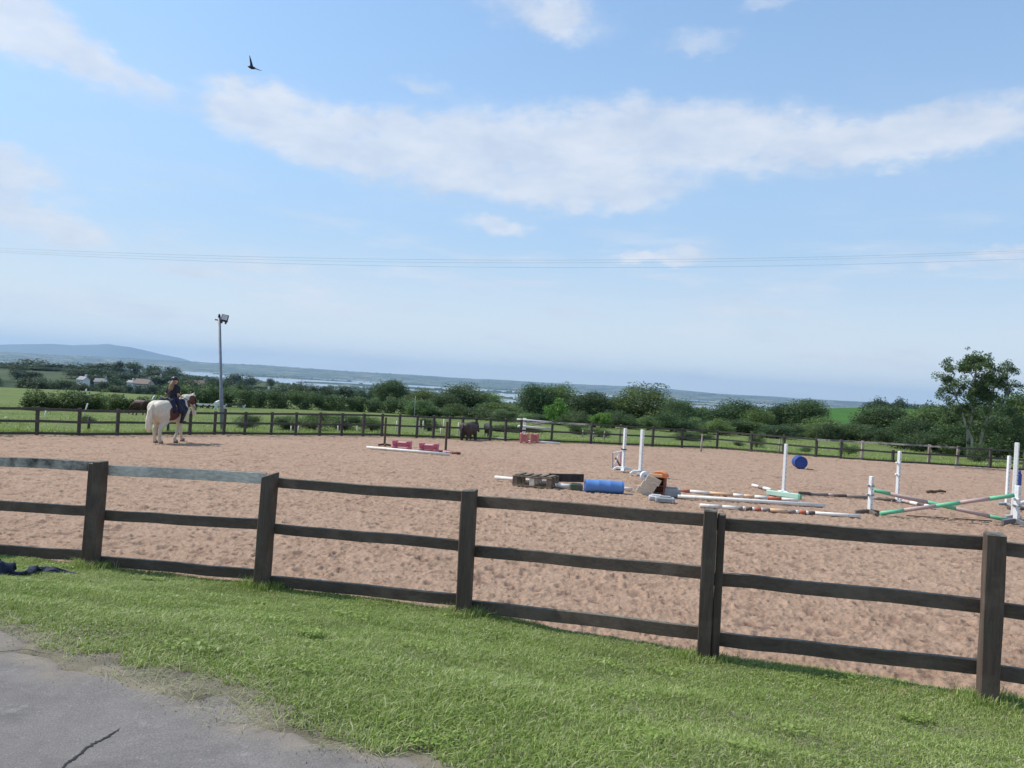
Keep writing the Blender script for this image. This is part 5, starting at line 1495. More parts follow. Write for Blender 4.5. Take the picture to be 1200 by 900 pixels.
upright(1179.5, 592, 534, 'narrow white post left of the tallest white post', .075, 'tall white posts', 'white', 'greypl', foot_dir=.1, foot_l=.5, foot_h=.07, rz=.2)
b_ = G(1193, 607); root = empty('jump_block', A(1193.5, 569, b_.y+.15), 'small blue object standing on the stand at the right end of the crossed poles', 'jump block')
bm = bmesh.new(); box(bm, 0, 0, .10, .10, .10, .36, None, .02); bm_obj('body', bm, M['blueobj'], root)
bm = bmesh.new(); tube(bm, [(0, 0, .28), (0, 0, .36)], [.045, .03], 10); bm_obj('neck', bm, M['blueobj'], root)
bm = bmesh.new(); box(bm, 0.02, 0.03, -.42, .05, .05, .70, None, .004); bm_obj('stem', bm, M['redwood'], root)
pole('jump_pole', gp(1190, 596.5, .12), gp(1262, 588, .35), .05, [(.5,'white'),(1,'pinkgrey')], 'white pole running out of view at the right edge', 'jump pole')
pole('ground_pole', gp(1181, 597.5, .05), gp(1262, 600, .05), .045, [(1,'darkband')], 'dark pole on the sand at the foot of the tall white posts', 'jump pole')
# heap of clods / broken wood
b_ = G(1100, 578.5); root = empty('broken_wood', b_, 'two broken brown lengths of wood on the sand beyond the crossed poles', 'wood')
for (x0, x1, y0_, z, mt, r) in [(-.36, -.06, 0, .05, 'brownwood', .05), (-.02, .32, .18, .06, 'brownwood', .045)]:
    bm = bmesh.new(); tube(bm, [(x0, y0_, z*.7), ((x0+x1)/2, y0_+.02, z*1.1), (x1, y0_+.02, z*.8)], [r*.8, r, r*.6], 7); bm_obj('piece', bm, M[mt], root)
# thin dark line along the sand by crossed poles
pole('ground_line', gp(1062, 604.5, .01), gp(1162, 611, .01), .012, [(1, 'brownwood')], 'thin dark line lying on the sand under the crossed poles', 'cord')

# ================================================================== FLOODLIGHT POLE
by = 33.4
base = A(260.5, 507, by); base.z = float(ground_adj(np.array([base.x]), np.array([by]))[0]); top = A(257, 367.5, by)
root = empty('floodlight', base, 'tall grey steel floodlight mast standing just behind the far fence', 'floodlight')
tv = top-base
bm = bmesh.new(); tube(bm, [tv*-.03, tv*.35, tv*.36, tv*.97], [.085, .078, .062, .055], 12); bm_obj('mast', bm, M['steel'], root)
bm = bmesh.new(); tube(bm, [tv*.965, tv*.99, tv*1.0], [.06, .045, .005], 10); bm_obj('finial', bm, M['darkmetal'], root)
ca_ = A(252, 374.5, by)-base; cb_ = A(263.5, 376, by)-base
bm = bmesh.new(); tube(bm, [ca_, cb_], .03, 8); bm_obj('crossarm', bm, M['darkmetal'], root)
lc = A(263.3, 372.8, by-.12)-base
lamp_m = Matrix.Translation(lc) @ Matrix.Rotation(math.radians(9), 4, 'Y') @ Matrix.Rotation(.25, 4, 'Z') @ Matrix.Rotation(math.radians(-14), 4, 'X')
bm = bmesh.new(); box(bm, 0, .03, 0, .29, .10, .31, lamp_m, .02); hd = bm_obj('lamp_housing', bm, M['darkmetal'], root)
bm = bmesh.new(); box(bm, 0, -.026, .02, .22, .012, .21, lamp_m, .004); bm_obj('lamp_lens', bm, M['lampglass'], hd)
for sx in (-1, 1):
    bm = bmesh.new(); box(bm, sx*.08, .04, -.19, .07, .08, .09, lamp_m, .01); bm_obj('gear_box', bm, M['darkmetal'], hd)

# ================================================================== WIRES, BIRD
def wire(pts_px, Y, r, label):
    P = [A(px, py, Y) for px, py in pts_px]
    org = P[len(P)//2].copy(); bm = bmesh.new()
    xs = np.array([p.x for p in P]); zs = np.array([p.z for p in P])
    co = np.polyfit(xs, zs, 2); X = np.linspace(xs[0]-28, xs[-1]+28, 40)
    tube(bm, [Vector((x, Y, float(np.polyval(co, x))))-org for x in X], r, 5)
    o = bm_obj('power_line', bm, M['wire']); o.location = org
    tag(o, label, 'power line', 'overhead lines crossing the sky')
wire([(0,291),(300,300.5),(600,305),(900,302.5),(1200,293.5)], 95, .012, 'upper thin overhead wire crossing the whole sky')
wire([(0,293.5),(300,304),(600,308.5),(900,304.5),(1200,296)], 95.6, .010, 'middle thin overhead wire just under the upper one')
wire([(0,295.5),(300,308),(600,313.5),(900,311.5),(1200,303.5)], 96.2, .012, 'lowest thin overhead wire sagging below the other two')

def bird():
    c0 = A(295.5, 78.5, 22.0); root = empty('bird', c0, 'dark swallow banking in the open sky at the upper left', 'bird')
    k = 22.0/F
    def q(px, py, dy=0): return A(px, py, 22.0+dy)-c0
    # body
    bm = bmesh.new()
    tube(bm, [q(290.2, 77.8, -.02), q(292, 78.3), q(295, 79), q(297.6, 79.8), q(300.2, 80.4)], [.008, .028, .05, .034, .012], 10); bm_obj('body', bm, M['birdm'], root)
    def blade(name, pts_, ws, th=.006):
        bm = bmesh.new(); rings = []
        for (p, (wx_, wz_)) in zip(pts_, ws):
            w_ = Vector((wx_, .6*abs(wx_)+.01, wz_))
            rings.append([bm.verts.new(p-w_+Vector((0, th, 0))), bm.verts.new(p+w_+Vector((0, th, 0))), bm.verts.new(p+w_-Vector((0, th, 0))), bm.verts.new(p-w_-Vector((0, th, 0)))])
        for i_ in range(len(rings)-1):
            for j in range(4): bm.faces.new((rings[i_][j], rings[i_][(j+1) % 4], rings[i_+1][(j+1) % 4], rings[i_+1][j]))
        bm.faces.new(rings[0]); bm.faces.new(rings[-1]); bm_obj(name, bm, M['birdm'], root)
    blade('wing', [q(295, 79), q(294.6, 75), q(293.7, 70.5, .05), q(292.5, 65, .12)], [(.036, 0), (.026, 0), (.018, 0), (.003, 0)])
    blade('wing', [q(296, 79.2), q(300, 80.6, -.05), q(304, 82.1, -.1), q(307.2, 82.6, -.15)], [(.004, .026), (.003, .020), (.002, .014), (.0, .003)])
    blade('tail', [q(297.5, 79.8, .04), q(299.5, 80.9, .06), q(301.5, 81.3, .08)], [(.002, .014), (.002, .009), (.001, .002)])
bird()

# ================================================================== CLOTH ON THE VERGE
def cloth_strip():
    def vp(px, py):
        d = px_dir(px, py); t_ = 3.0
        for _ in range(40):
            p = Vector((d.x*t_, t_, CAM_Z+d.z*t_)); zz_ = float(verge_z(np.array([p.x]), np.array([p.y]))[0]); t_ += (p.z-zz_)*1.6
        return Vector((p.x, p.y, zz_))
    pts_ = [vp(-40, 678), vp(-18, 674), vp(0, 676), vp(14, 677), vp(26, 676.5), vp(38, 673.5), vp(50, 672), vp(62, 673), vp(76, 673.5), vp(92, 675)]
    org = pts_[3].copy(); ws = [.05, .20, .17, .045, .05, .085, .06, .065, .04, .008]; hs = [.02, .13, .12, .03, .03, .055, .045, .05, .03, .01]
    n = 90; m_ = 26
    xs = np.linspace(0, len(pts_)-1, n)
    V = []
    for i_ in range(n):
        k = min(int(xs[i_]), len(pts_)-2); f = xs[i_]-k
        p = pts_[k].lerp(pts_[k+1], f); w_ = ws[k]*(1-f)+ws[k+1]*f; h_ = hs[k]*(1-f)+hs[k+1]*f
        for j in range(m_):
            u = j/(m_-1)*2-1
            x = p.x + .0; y = p.y + u*w_*1.4
            z = p.z + h_*max(0, 1-u*u)**.7*(.55+.9*float(fbm(np.array([x*14.0+u]), np.array([y*16.0]), 3, 120)[0])) + .012
            V.append((x-org.x+.02*math.sin(u*6+i_*.5), y-org.y, z-org.z))
    V = np.array(V); i = np.arange(n-1)[:, None]*m_ + np.arange(m_-1)[None, :]
    Fq = np.stack([i, i+1, i+1+m_, i+m_], -1).reshape(-1, 4)[:, ::-1]
    o = mesh_np('cloth', V, Fq, M['cloth'], smooth=True); o.location = org
    md = o.modifiers.new('thick', 'SOLIDIFY'); md.thickness = .008; md.offset = -1
    tag(o, 'crumpled navy cloth dropped in a trail on the grass at the left edge', 'cloth')
cloth_strip()

# ================================================================== PADDOCK ITEMS
def stake(px, by_, ty, mt, label, group, r=.03, lean=0.0, Yo=None):
    b_ = G(px, by_); z = float(ground_adj(np.array([b_.x]), np.array([b_.y]))[0]); b_.z = z
    h = A(px, ty, b_.y).z - z
    bm = bmesh.new(); tube(bm, [(0, 0, -.15), (lean*h*.5, 0, h*.5), (lean*h, 0, h)], [r, r, r*.85], 7)
    o = bm_obj('stake', bm, M[mt]); o.location = b_; tag(o, label, 'stake', group)
GS = 'stakes in the paddock'
stake(52, 492, 480.5, 'whitepole', 'pale leaning stake behind the second fence post from the left', GS, .03, .12)
stake(98, 487, 472.5, 'white', 'white leaning stake in front of the hedge left of the brown horse', GS, .035, .28)
stake(103.5, 508, 488, 'far_post', 'short dark stake just behind the fence below the hedge', GS, .05)
stake(196.5, 509, 493, 'far_post', 'dark stake behind the fence seen under the ridden horse', GS, .05)
for (px, by_, ty, lb) in [(341,507,499,'pale stub left of a fence post below the shrubs'),(349.5,508,499,'pale stub right of a fence post below the shrubs'),(396,508,498,'pale stake beside the fence left of the brown uprights'),(418.5,508,498,'pale stake below the shrubs nearest the left brown upright'),(464,508,493,'white stake beside the fence right of the left brown upright'),(490.5,511,493,'tall white stake in the paddock between the brown uprights'),(495.5,509,493,'white stake just right of the tall white stake'),(519,510,491,'white slanting stake left of the right brown upright'),(537,512,495,'pale stake left of the dark horse by the fence'),(516.5,513,501,'white foot of a jump stand behind the right brown upright')]:
    stake(px, by_, ty, 'palewood', lb, GS, .038, random.uniform(-.05, .05))
for (px, by_, ty, lb) in [(682.5,513,504,'pale stake in the paddock above the blue drum'),(695,516,506,'second pale stake right of the stake above the blue drum'),(707.5,518,505,'pale stake left of the pair of white wings'),(821,529,508,'pale timber stake behind the fence left of the tall white post'),(912,532,513,'pale leaning stake beside the tall white post'),(1090,538,527,'short stake in the grass right of a silvered post')]:
    stake(px, by_, ty, 'post_grey', lb, GS, .05, .04)
stake(1008.5, 500, 462, 'wire', 'thin dark utility pole rising above the broad dark tree on the skyline', GS, .06)
stake(485, 497, 464, 'wire', 'thin grey pole beside the trees at the left end of the belt', GS, .016)
stake(42, 478, 452, 'far_post', 'thin dark post standing in the green ridge field', GS, .05)
# low field jumps
def low_jump(pxa, pya, pxb, pyb, h, mt, label, legs=2, mt2='white'):
    a = G(pxa, pya); b_ = G(pxb, pyb)
    for p in (a, b_): p.z = float(ground_adj(np.array([p.x]), np.array([p.y]))[0])
    root = empty('field_jump', a, label, 'field jump', 'low jumps in the paddock'); d = b_-a
    bm = bmesh.new(); beam(bm, UP*h, d+UP*h, .14, .16, bev=.01); bm_obj('top_rail', bm, M[mt], root)
    for t_ in ((.03, .97) if legs == 2 else (.03, .35, .66, .97)):
        bm = bmesh.new(); beam(bm, d*t_+Vector((-.16, 0, -.05)), d*t_+Vector((.16, 0, h*.98)), .09, .09, up=Vector((0, 1, 0))); bm_obj('leg', bm, M[mt2], root)
        bm = bmesh.new(); beam(bm, d*t_+Vector((.16, .1, -.05)), d*t_+Vector((-.16, .1, h*.98)), .09, .09, up=Vector((0, 1, 0))); bm_obj('leg', bm, M[mt2], root)
low_jump(228, 478.8, 251, 479.6, .30, 'whitepole', 'long white field jump left of the floodlight pole', 4, 'darkmat')
low_jump(252, 481, 256, 478, .55, 'white', 'small white jump wing beside the floodlight pole', 2)
low_jump(262, 479.5, 286, 480, .38, 'far_post', 'dark low field jump right of the floodlight pole')
low_jump(71, 464.5, 87, 464.5, .25, 'far_post', 'dark low field jump on the green ridge field', 2, 'far_post')
low_jump(88, 464.5, 104, 466, .2, 'whitepole', 'white low field jump on the green ridge field')
low_jump(497, 487.5, 516, 488.5, .3, 'greypl', 'grey low rail in the paddock above the right brown upright', 2, 'far_post')
for (px, py, w, h, lb) in [(138,470,5,7,'left one of the white objects along the hedge above the brown horse'),(145,469,5,7,'second white object along the hedge above the brown horse'),(180,466,6,6,'white object by the hedge left of the rider'),(187,465.5,4,5,'small white object by the hedge nearest the rider'),(101,452.5,3,3.2,'white speck of a trough on the crest of the ridge field'),(5.5,490,3,1.6,'small white tub in the grass at the left edge')]:
    b_ = G(px, py+h*.6); b_.z = float(ground_adj(np.array([b_.x]), np.array([b_.y]))[0]); k = b_.y/F
    root = empty('feed_bag', b_, lb, 'feed bag', 'pale objects in the paddock', random.uniform(-.4, .4)) if h > 2 else empty('tub', b_, lb, 'tub')
    bm = bmesh.new(); hh_ = h*k*.9
    tube(bm, [(0, 0, 0), (.02, 0, hh_*.3), (.06, 0, hh_*.7), (.10, 0, hh_)], [w*k*.30, w*k*.36, w*k*.30, w*k*.12], 9); bm_obj('bag' if h > 2 else 'shell', bm, M['white'], root)
    bm = bmesh.new(); tube(bm, [(.10, 0, hh_*.97), (.12, 0, hh_*1.08)], [w*k*.1, w*k*.16], 7); bm_obj('neck' if h > 2 else 'rim', bm, M['whitepole'], root)
# weathered timber off-cuts along the fence foot
for (pa, pb, lb) in [((1118,548),(1182,552.5),'long pale board on the sand at the right foot of the far fence'),((948,533.8),(1004,538),'pale board lying along the fence foot beyond the blue drum')]:
    p = gp(*pa, .05); q = gp(*pb, .05); bm = bmesh.new(); beam(bm, (0, 0, 0), q-p, .16, .05, bev=.006); o = bm_obj('board', bm, M['post_grey']); o.location = p; tag(o, lb, 'board', 'loose boards at the fence foot')
# ================================================================== ANIMALS AND RIDER
def capsule(bm, p, r, q, r2, n=12, k=4):
    p = Vector(p); q = Vector(q); d = q-p
    if d.length < 1e-6: d = Vector((0, 0, 1e-3)); q = p+d
    ax = d.normalized(); sx = ax.orthogonal().normalized(); sy = ax.cross(sx)
    rings = []
    for i_ in range(1, k+1):
        a = math.pi/2*(i_/k); rings.append((p-ax*r*math.cos(a), r*math.sin(a)))
    for i_ in range(0, k):
        a = math.pi/2*(i_/k); rings.append((q+ax*r2*math.sin(a), r2*math.cos(a)))
    R0 = bm.verts.new(p-ax*r); R1 = bm.verts.new(q+ax*r2); prev = None
    for (c0, rad) in rings:
        ring = [bm.verts.new(c0+(sx*math.cos(2*math.pi*j/n)+sy*math.sin(2*math.pi*j/n))*rad) for j in range(n)]
        if prev is None:
            for j in range(n): bm.faces.new((R0, ring[(j+1) % n], ring[j]))
        else:
            for j in range(n): bm.faces.new((prev[j], prev[(j+1) % n], ring[(j+1) % n], ring[j]))
        prev = ring
    for j in range(n): bm.faces.new((prev[j], prev[(j+1) % n], R1))
def organic(name, caps, mat_, parent, voxel=.02, smooth=6, scale=1.0):
    bm = bmesh.new()
    for c0 in caps:
        p, r, q, r2 = c0
        capsule(bm, Vector(p)*scale, r*scale, Vector(q)*scale, r2*scale)
    o = bm_obj(name, bm, mat_)
    md = o.modifiers.new('r', 'REMESH'); md.mode = 'VOXEL'; md.voxel_size = voxel*scale
    ms = o.modifiers.new('s', 'SMOOTH'); ms.iterations = smooth; ms.factor = .5
    dg = bpy.context.evaluated_depsgraph_get(); me = bpy.data.meshes.new_from_object(o.evaluated_get(dg))
    o.modifiers.clear(); old = o.data; o.data = me; me.name = name; bpy.data.meshes.remove(old)
    for p in me.polygons: p.use_smooth = True
    if not me.materials: me.materials.append(mat_)
    o.parent = parent
    return o
def chain(pts, rs):
    return [(pts[i_], rs[i_], pts[i_+1], rs[i_+1]) for i_ in range(len(pts)-1)]
def horse_mat(name, basec, patchc, spheres):
    """coat with large patches given as soft ellipsoids in the horse's own coordinates"""
    m, t, b = mat(name); v = coord(t); w = tnoise(t, v, 6, 3, .5)
    acc_ = None
    for (c0, r) in spheres:
        sub = t.nodes.new('ShaderNodeVectorMath'); sub.operation = 'SUBTRACT'; t.links.new(v, sub.inputs[0]); sub.inputs[1].default_value = c0
        dv_ = t.nodes.new('ShaderNodeVectorMath'); dv_.operation = 'DIVIDE'; t.links.new(sub.outputs[0], dv_.inputs[0]); dv_.inputs[1].default_value = r
        ln_ = t.nodes.new('ShaderNodeVectorMath'); ln_.operation = 'LENGTH'; t.links.new(dv_.outputs[0], ln_.inputs[0])
        ad = t.nodes.new('ShaderNodeMath'); ad.operation = 'MULTIPLY_ADD'; t.links.new(w, ad.inputs[0]); ad.inputs[1].default_value = .5; t.links.new(ln_.outputs['Value'], ad.inputs[2])
        f = ramp(t, ad.outputs[0], [(.0, (1, 1, 1)), (.62, (1, 1, 1)), (.66, (0, 0, 0))]) if False else None
        mr = mk(t, 'ShaderNodeMapRange'); mr.inputs['From Min'].default_value = 1.30; mr.inputs['From Max'].default_value = 1.20; t.links.new(ad.outputs[0], mr.inputs['Value'])
        if acc_ is None: acc_ = mr.outputs[0]
        else:
            mx = t.nodes.new('ShaderNodeMath'); mx.operation = 'MAXIMUM'; t.links.new(acc_, mx.inputs[0]); t.links.new(mr.outputs[0], mx.inputs[1]); acc_ = mx.outputs[0]
    fine = tnoise(t, v, 25, 4, .6)
    bc = ramp(t, fine, [(.3, tuple(x*.8 for x in basec)), (.7, basec)])
    sp = t.nodes.new('ShaderNodeSeparateXYZ'); t.links.new(v, sp.inputs[0])
    mud = mk(t, 'ShaderNodeMapRange'); mud.inputs['From Min'].default_value = .75; mud.inputs['From Max'].default_value = .0; mud.inputs['To Max'].default_value = .45; t.links.new(sp.outputs[2], mud.inputs['Value'])
    bc = mixrgb(t, mud.outputs[0], bc, tuple(x*y for x, y in zip(basec, (.62, .50, .42))))
    pc = ramp(t, fine, [(.3, tuple(x*.7 for x in patchc)), (.7, patchc)])
    cc = mixrgb(t, acc_, bc, pc) if acc_ is not None else bc
    t.links.new(cc, b.inputs['Base Color']); b.inputs['Roughness'].default_value = .6; b.inputs['Specular IOR Level'].default_value = .25
    return m
def horse(label, loc, heading, sc_, coat, manem, legs, head, group=None, fat=1.0):
    """heading: clockwise from +Y. local +X is forward."""
    root = empty('horse', loc, label, 'horse', group, math.pi/2-heading)
    caps = [((-.52,0,1.12),.33*fat,(.32,0,1.09),.32*fat), ((-.30,0,1.0),.31*fat,(.25,0,.98),.31*fat),
            ((-.66,.10,1.18),.26*fat,(-.40,.08,1.22),.22), ((-.66,-.10,1.18),.26*fat,(-.40,-.08,1.22),.22), ((-.74,0,1.05),.24,(-.6,0,.95),.25),
            ((.40,0,1.10),.29,(.58,0,1.06),.23), ((-.3,0,1.30),.14,(.36,0,1.36),.11), ((.46,.12,1.0),.19,(.40,.14,.86),.14), ((.46,-.12,1.0),.19,(.40,-.14,.86),.14)]
    hp = head['poll']; hn = head['nose']
    hp = Vector(hp); hn = Vector(hn); nb = Vector((.42, 0, 1.16)); nm = Vector(head['mid'])
    caps += [(nb, .25, nm, .17), ((.36,0,1.28), .16, nm+Vector((-.04,0,.06)), .12), (nm, .17, hp, .115)]
    hd = (hn-hp); jaw = hp + hd*.30 + Vector(head.get('jaw', (-.06, 0, -.03)))
    caps += [(hp, .10, hp+hd*.45, .088), (hp+hd*.45, .088, hn, .062), (jaw, .088, hp+hd*.72, .058), (hn, .062, hn+hd.normalized()*.02+Vector((-.03,0,-.0)), .055)]
    for sy in (-1, 1):
        e = hp - hd.normalized()*.06 + Vector((0, sy*.06, .02)); caps.append((e, .032, e - hd.normalized()*.10 + Vector((0, sy*.02, .03)), .012))
    for (side, hip, st, hk, ft, hf) in legs['hind']:
        y = side*.17; caps += chain([(-.60+hip, y, 1.03), (-.46+st, y*1.08, .80), (-.72+hk, y, .50), (-.70+ft, y, .17), (-.66+hf, y, .08)], [.22, .145, .075, .055, .065])
        caps += [((-.66+hf, y, .08), .066, (-.62+hf, y, .045), .07), ((-.66+hip, y*.9, .96), .19, (-.60+st*.6, y, .70), .10)]
    for (side, sh, el_, kn, ft, hf) in legs['fore']:
        y = side*.16; caps += chain([(.46+sh, y, 1.0), (.40+el_, y, .80), (.44+kn, y, .46), (.43+ft, y, .16), (.46+hf, y, .07)], [.16, .105, .064, .048, .062])
        caps += [((.46+hf, y, .07), .064, (.50+hf, y, .045), .068)]
    body = organic('body', caps, coat, root, .024, 5, sc_)
    # tail and mane
    tc_ = head.get('tail', [(-.90,0,1.28),(-1.0,0,1.10),(-1.02,.01,.80),(-1.0,.03,.52),(-.98,.03,.40)])
    o = organic('tail', chain(tc_, [.05,.085,.105,.10,.03]) + chain([(p_[0]+.02, p_[1]+.05, p_[2]) for p_ in tc_], [.03,.06,.08,.07,.02]), manem, root, .02, 2, sc_)
    cr = [(.30,.02,1.42), nm+Vector((-.10,.05,.12)), hp+Vector((-.10,.03,.05)), hp+Vector((.02,.0,.10))]
    o = organic('mane', chain(cr, [.045,.06,.055,.04]) + [(nm+Vector((-.08,.09,.06)), .05, nm+Vector((-.04,.13,-.12)), .03), (Vector((.32,.06,1.36)), .05, Vector((.36,.13,1.18)), .03)], manem, root, .02, 2, sc_)
    for (cx, cy) in [(-.62+l[5], l[0]*.17) for l in legs['hind']] + [(.50+l[5], l[0]*.16) for l in legs['fore']]:
        bm = bmesh.new(); tube(bm, [Vector((cx, cy, -.005))*sc_, Vector((cx-.01, cy, .055))*sc_, Vector((cx-.02, cy, .085))*sc_], [.082*sc_, .074*sc_, .066*sc_], 12); bm_obj('hoof', bm, M['hoof'], root)
    return root

HEAD_Y = math.radians(17)
hpos = G(199, 518.3); 
coat = horse_mat('piebald_cob_coat', (.70,.63,.51), (.13,.045,.032), [((-.20,-.34,.98),(.25,.22,.28)), ((.85,-.14,1.42),(.22,.12,.16)), ((-.3,-.33,.82),(.16,.12,.10)), ((-.62,-.10,.84),(.05,.08,.08)), ((.9,.0,1.52),(.20,.09,.17)), ((1.04,-.10,1.30),(.13,.07,.26)), ((.62,-.2,1.3),(.12,.12,.14)),((.5,.3,1.1),(.3,.2,.3))])
LG = {'hind': [(-1, .0, .02, .02, .0, .0), (1, .06, .10, .16, .16, .14)], 'fore': [(-1, -.02, -.08, -.24, -.40, -.40), (1, .04, .10, .24, .30, .32)]}
cob = horse('white and brown coloured cob ridden across the far left of the sand arena', hpos, HEAD_Y, .98, coat, M['manewhite'], LG,
      {'poll': (.96,-.05,1.55), 'mid': (.72,0,1.46), 'nose': (1.04,-.10,.96), 'jaw': (-.08,0,-.02)})
HM = cob.matrix_basis.copy()
cob.rotation_euler.z = math.pi/2-HEAD_Y
HM = Matrix.Translation(hpos) @ Matrix.Rotation(math.pi/2-HEAD_Y, 4, 'Z')
# bridle and reins as parts that the horse wears
bm = bmesh.new()
for sy in (-1, 1):
    tube(bm, [Vector(p)*.98 for p in ((.97, sy*.11-.05, 1.52), (1.0, sy*.105-.07, 1.30), (1.03, sy*.085-.09, 1.10))], .012, 5)
bm_obj('bridle', bm, M['leather'], cob)
bm = bmesh.new()
for sy in (-1, 1):
    tube(bm, [Vector(p)*.98 for p in ((1.03, sy*.09-.09, 1.08), (.72, sy*.19, 1.38), (.36, sy*.09, 1.56))], .011, 5)
bm_obj('reins', bm, M['leather'], cob)
# saddle on its cloth
sroot = empty('saddle', hpos + (Matrix.Rotation(math.pi/2-HEAD_Y, 3, 'Z') @ Vector((.02, 0, 1.40))), 'dark saddle on a navy cloth under the rider', 'saddle', None, math.pi/2-HEAD_Y)
sroot.rotation_euler.z = math.pi/2-HEAD_Y
organic('seat', [((-.24,0,.06),.07,(.0,0,.02),.08), ((0,0,.02),.08,(.20,0,.07),.05), ((-.24,-.1,.05),.05,(-.24,.1,.05),.05)], M['leather'], sroot, .015, 4)
for sy in (-1, 1):
    organic('flap', [((-.05,sy*.27,-.10),.07,(.10,sy*.36,-.40),.06), ((.10,sy*.27,-.10),.06,(.16,sy*.36,-.36),.05)], M['leather'], sroot, .015, 4)
    organic('stirrup_leather', chain([(.04,sy*.42,-.30),(.08,sy*.43,-.62)], [.012,.012]), M['leather'], sroot, .008, 1)
organic('saddle_cloth', [((-.28,sy*.22,-.02),.10,(-.24,sy*.33,-.34),.07) for sy in (-1,1)] + [((.22,sy*.20,-.02),.10,(.22,sy*.33,-.34),.07) for sy in (-1,1)] + [((-.02,sy*.22,-.02),.10,(0,sy*.34,-.36),.07) for sy in (-1,1)], M['navy'], sroot, .02, 5)

# rider: local frame = horse frame (x forward), seat at z 1.47
prot = empty('person', hpos + (Matrix.Rotation(math.pi/2-HEAD_Y, 3, 'Z') @ Vector((-.02, 0, 1.38))), 'rider in dark top, navy trousers and black helmet, long light brown hair', 'person', None, math.pi/2-HEAD_Y)
prot.rotation_euler = (0, .10, math.pi/2-HEAD_Y); prot.scale = (.93, .93, .90)
def person_caps(inf=0.0):
    b = {}
    b['torso'] = [((0,0,.10),.15+inf,(-.01,0,.28),.125+inf), ((-.01,-.04,.28),.125+inf,(.02,-.05,.50),.12+inf), ((-.01,.04,.28),.125+inf,(.02,.05,.50),.12+inf), ((.02,-.13,.52),.075+inf,(.02,.13,.52),.075+inf)]
    b['hips'] = [((0,-.09,.06),.13+inf,(0,.09,.06),.13+inf)]
    b['arms'] = []; b['fore'] = []
    for sy in (-1, 1):
        sh = (.02, sy*.185, .52); elb = (-.02, sy*.26, .26); wr = (.27, sy*.12, .20)
        b['arms'] += [(sh, .058+inf, elb, .045+inf)]; b['fore'] += [(elb, .043+inf, wr, .028+inf)]
    b['thigh'] = []; b['calf'] = []; b['footc'] = []
    for sy in (-1, 1):
        hip = (.04, sy*.15, .04); kn = (.36, sy*.36, -.24); an = (.14, sy*.42, -.66)
        b['thigh'] += [(hip, .105+inf, kn, .068+inf)]; b['calf'] += [(kn, .064+inf, (.22, sy*.41, -.44), .06+inf), ((.22, sy*.41, -.44), .06+inf, an, .042+inf)]
        b['footc'] += [(an, .042+inf, (.13, sy*.42, -.73), .042+inf), ((.11, sy*.42, -.745), .04+inf, (.31, sy*.44, -.735), .032+inf)]
    return b
P0 = person_caps()
hands = []
for sy in (-1, 1):
    wr = Vector((.27, sy*.12, .20)); pc_ = wr+Vector((.06, -sy*.01, .0)); hands.append((wr, .027, pc_, .030)); hands.append((pc_, .028, pc_+Vector((.02, 0, .02)), .024))
    for k, ln_ in enumerate((.036, .042, .040, .032)):
        f0 = pc_+Vector((.030, -sy*.012, .028-k*.018)); f1 = f0+Vector((.020, -sy*ln_*.55, 0)); f2 = f1+Vector((-.020, -sy*ln_*.35, -.002))
        hands += [(f0, .0095, f1, .0088), (f1, .0088, f2, .008)]
    t0 = pc_+Vector((0, -sy*.012, .030)); hands += [(t0, .011, t0+Vector((.028, -sy*.012, .010)), .009)]
hc = Vector((.04, 0, .76))
head_caps = [((.02,0,.56),.055,(.03,0,.66),.052), (hc+Vector((-.015,0,.02)),.095,hc+Vector((.01,0,.03)),.09), (hc+Vector((.03,0,-.02)),.075,hc+Vector((.035,0,-.075)),.05),
   (hc+Vector((.095,0,.01)),.012,hc+Vector((.118,0,-.02)),.014), (hc+Vector((.09,-.02,-.058)),.010,hc+Vector((.09,.02,-.058)),.010)] + [(hc+Vector((.0,sy*.09,.0)),.018,hc+Vector((-.005,sy*.095,-.03)),.012) for sy in (-1,1)] + [(hc+Vector((.078,sy*.032,.018)),.014,hc+Vector((.078,sy*.034,.018)),.014) for sy in (-1,1)]
organic('body', P0['torso']+P0['hips']+P0['arms']+P0['fore']+P0['thigh']+P0['calf']+P0['footc']+hands+head_caps, M['skin'], prot, .0105, 2)
P1_ = person_caps(.018)
sl = [(a, ra, tuple(Vector(a).lerp(Vector(b_), .72)), rb+.006) for (a, ra, b_, rb) in P1_['arms']]
organic('shirt', P1_['torso']+[((0,-.07,.14),.125,(0,.07,.14),.125)]+sl, M['blacktop'], prot, .018, 3)
organic('trousers', P1_['hips']+P1_['thigh']+[P1_['calf'][0], P1_['calf'][2]], M['navy'], prot, .018, 3)
for i_ in (0, 1):
    organic('boot', [P1_['calf'][1+2*i_]]+P1_['footc'][2*i_:2*i_+2], M['leather'], prot, .014, 2)
hl = organic('helmet', [(hc+Vector((-.02,0,.06)),.118,hc+Vector((.02,0,.055)),.112)], M['helmet'], prot, .014, 3)
for v in hl.data.vertices:
    if v.co.z < hc.z+.03: v.co.z = hc.z+.03+(v.co.z-hc.z-.03)*.15
bm = bmesh.new(); 
for k in range(9):
    a = (k/8-.5)*1.7; 
tube(bm, [hc+Vector((.10*math.cos((k/8-.5)*2.2)+.035, .115*math.sin((k/8-.5)*2.2), .035-.012*math.cos((k/8-.5)*2.2))) for k in range(9)], [.006,.010,.014,.017,.018,.017,.014,.010,.006], 6); bm_obj('peak', bm, M['helmet'], hl)
bm = bmesh.new(); tube(bm, [hc+Vector((-.135, -.05, .10)), hc+Vector((-.14, .0, .115)), hc+Vector((-.135, .05, .10))], .012, 5); bm_obj('badge_band', bm, M['greylight'], hl)
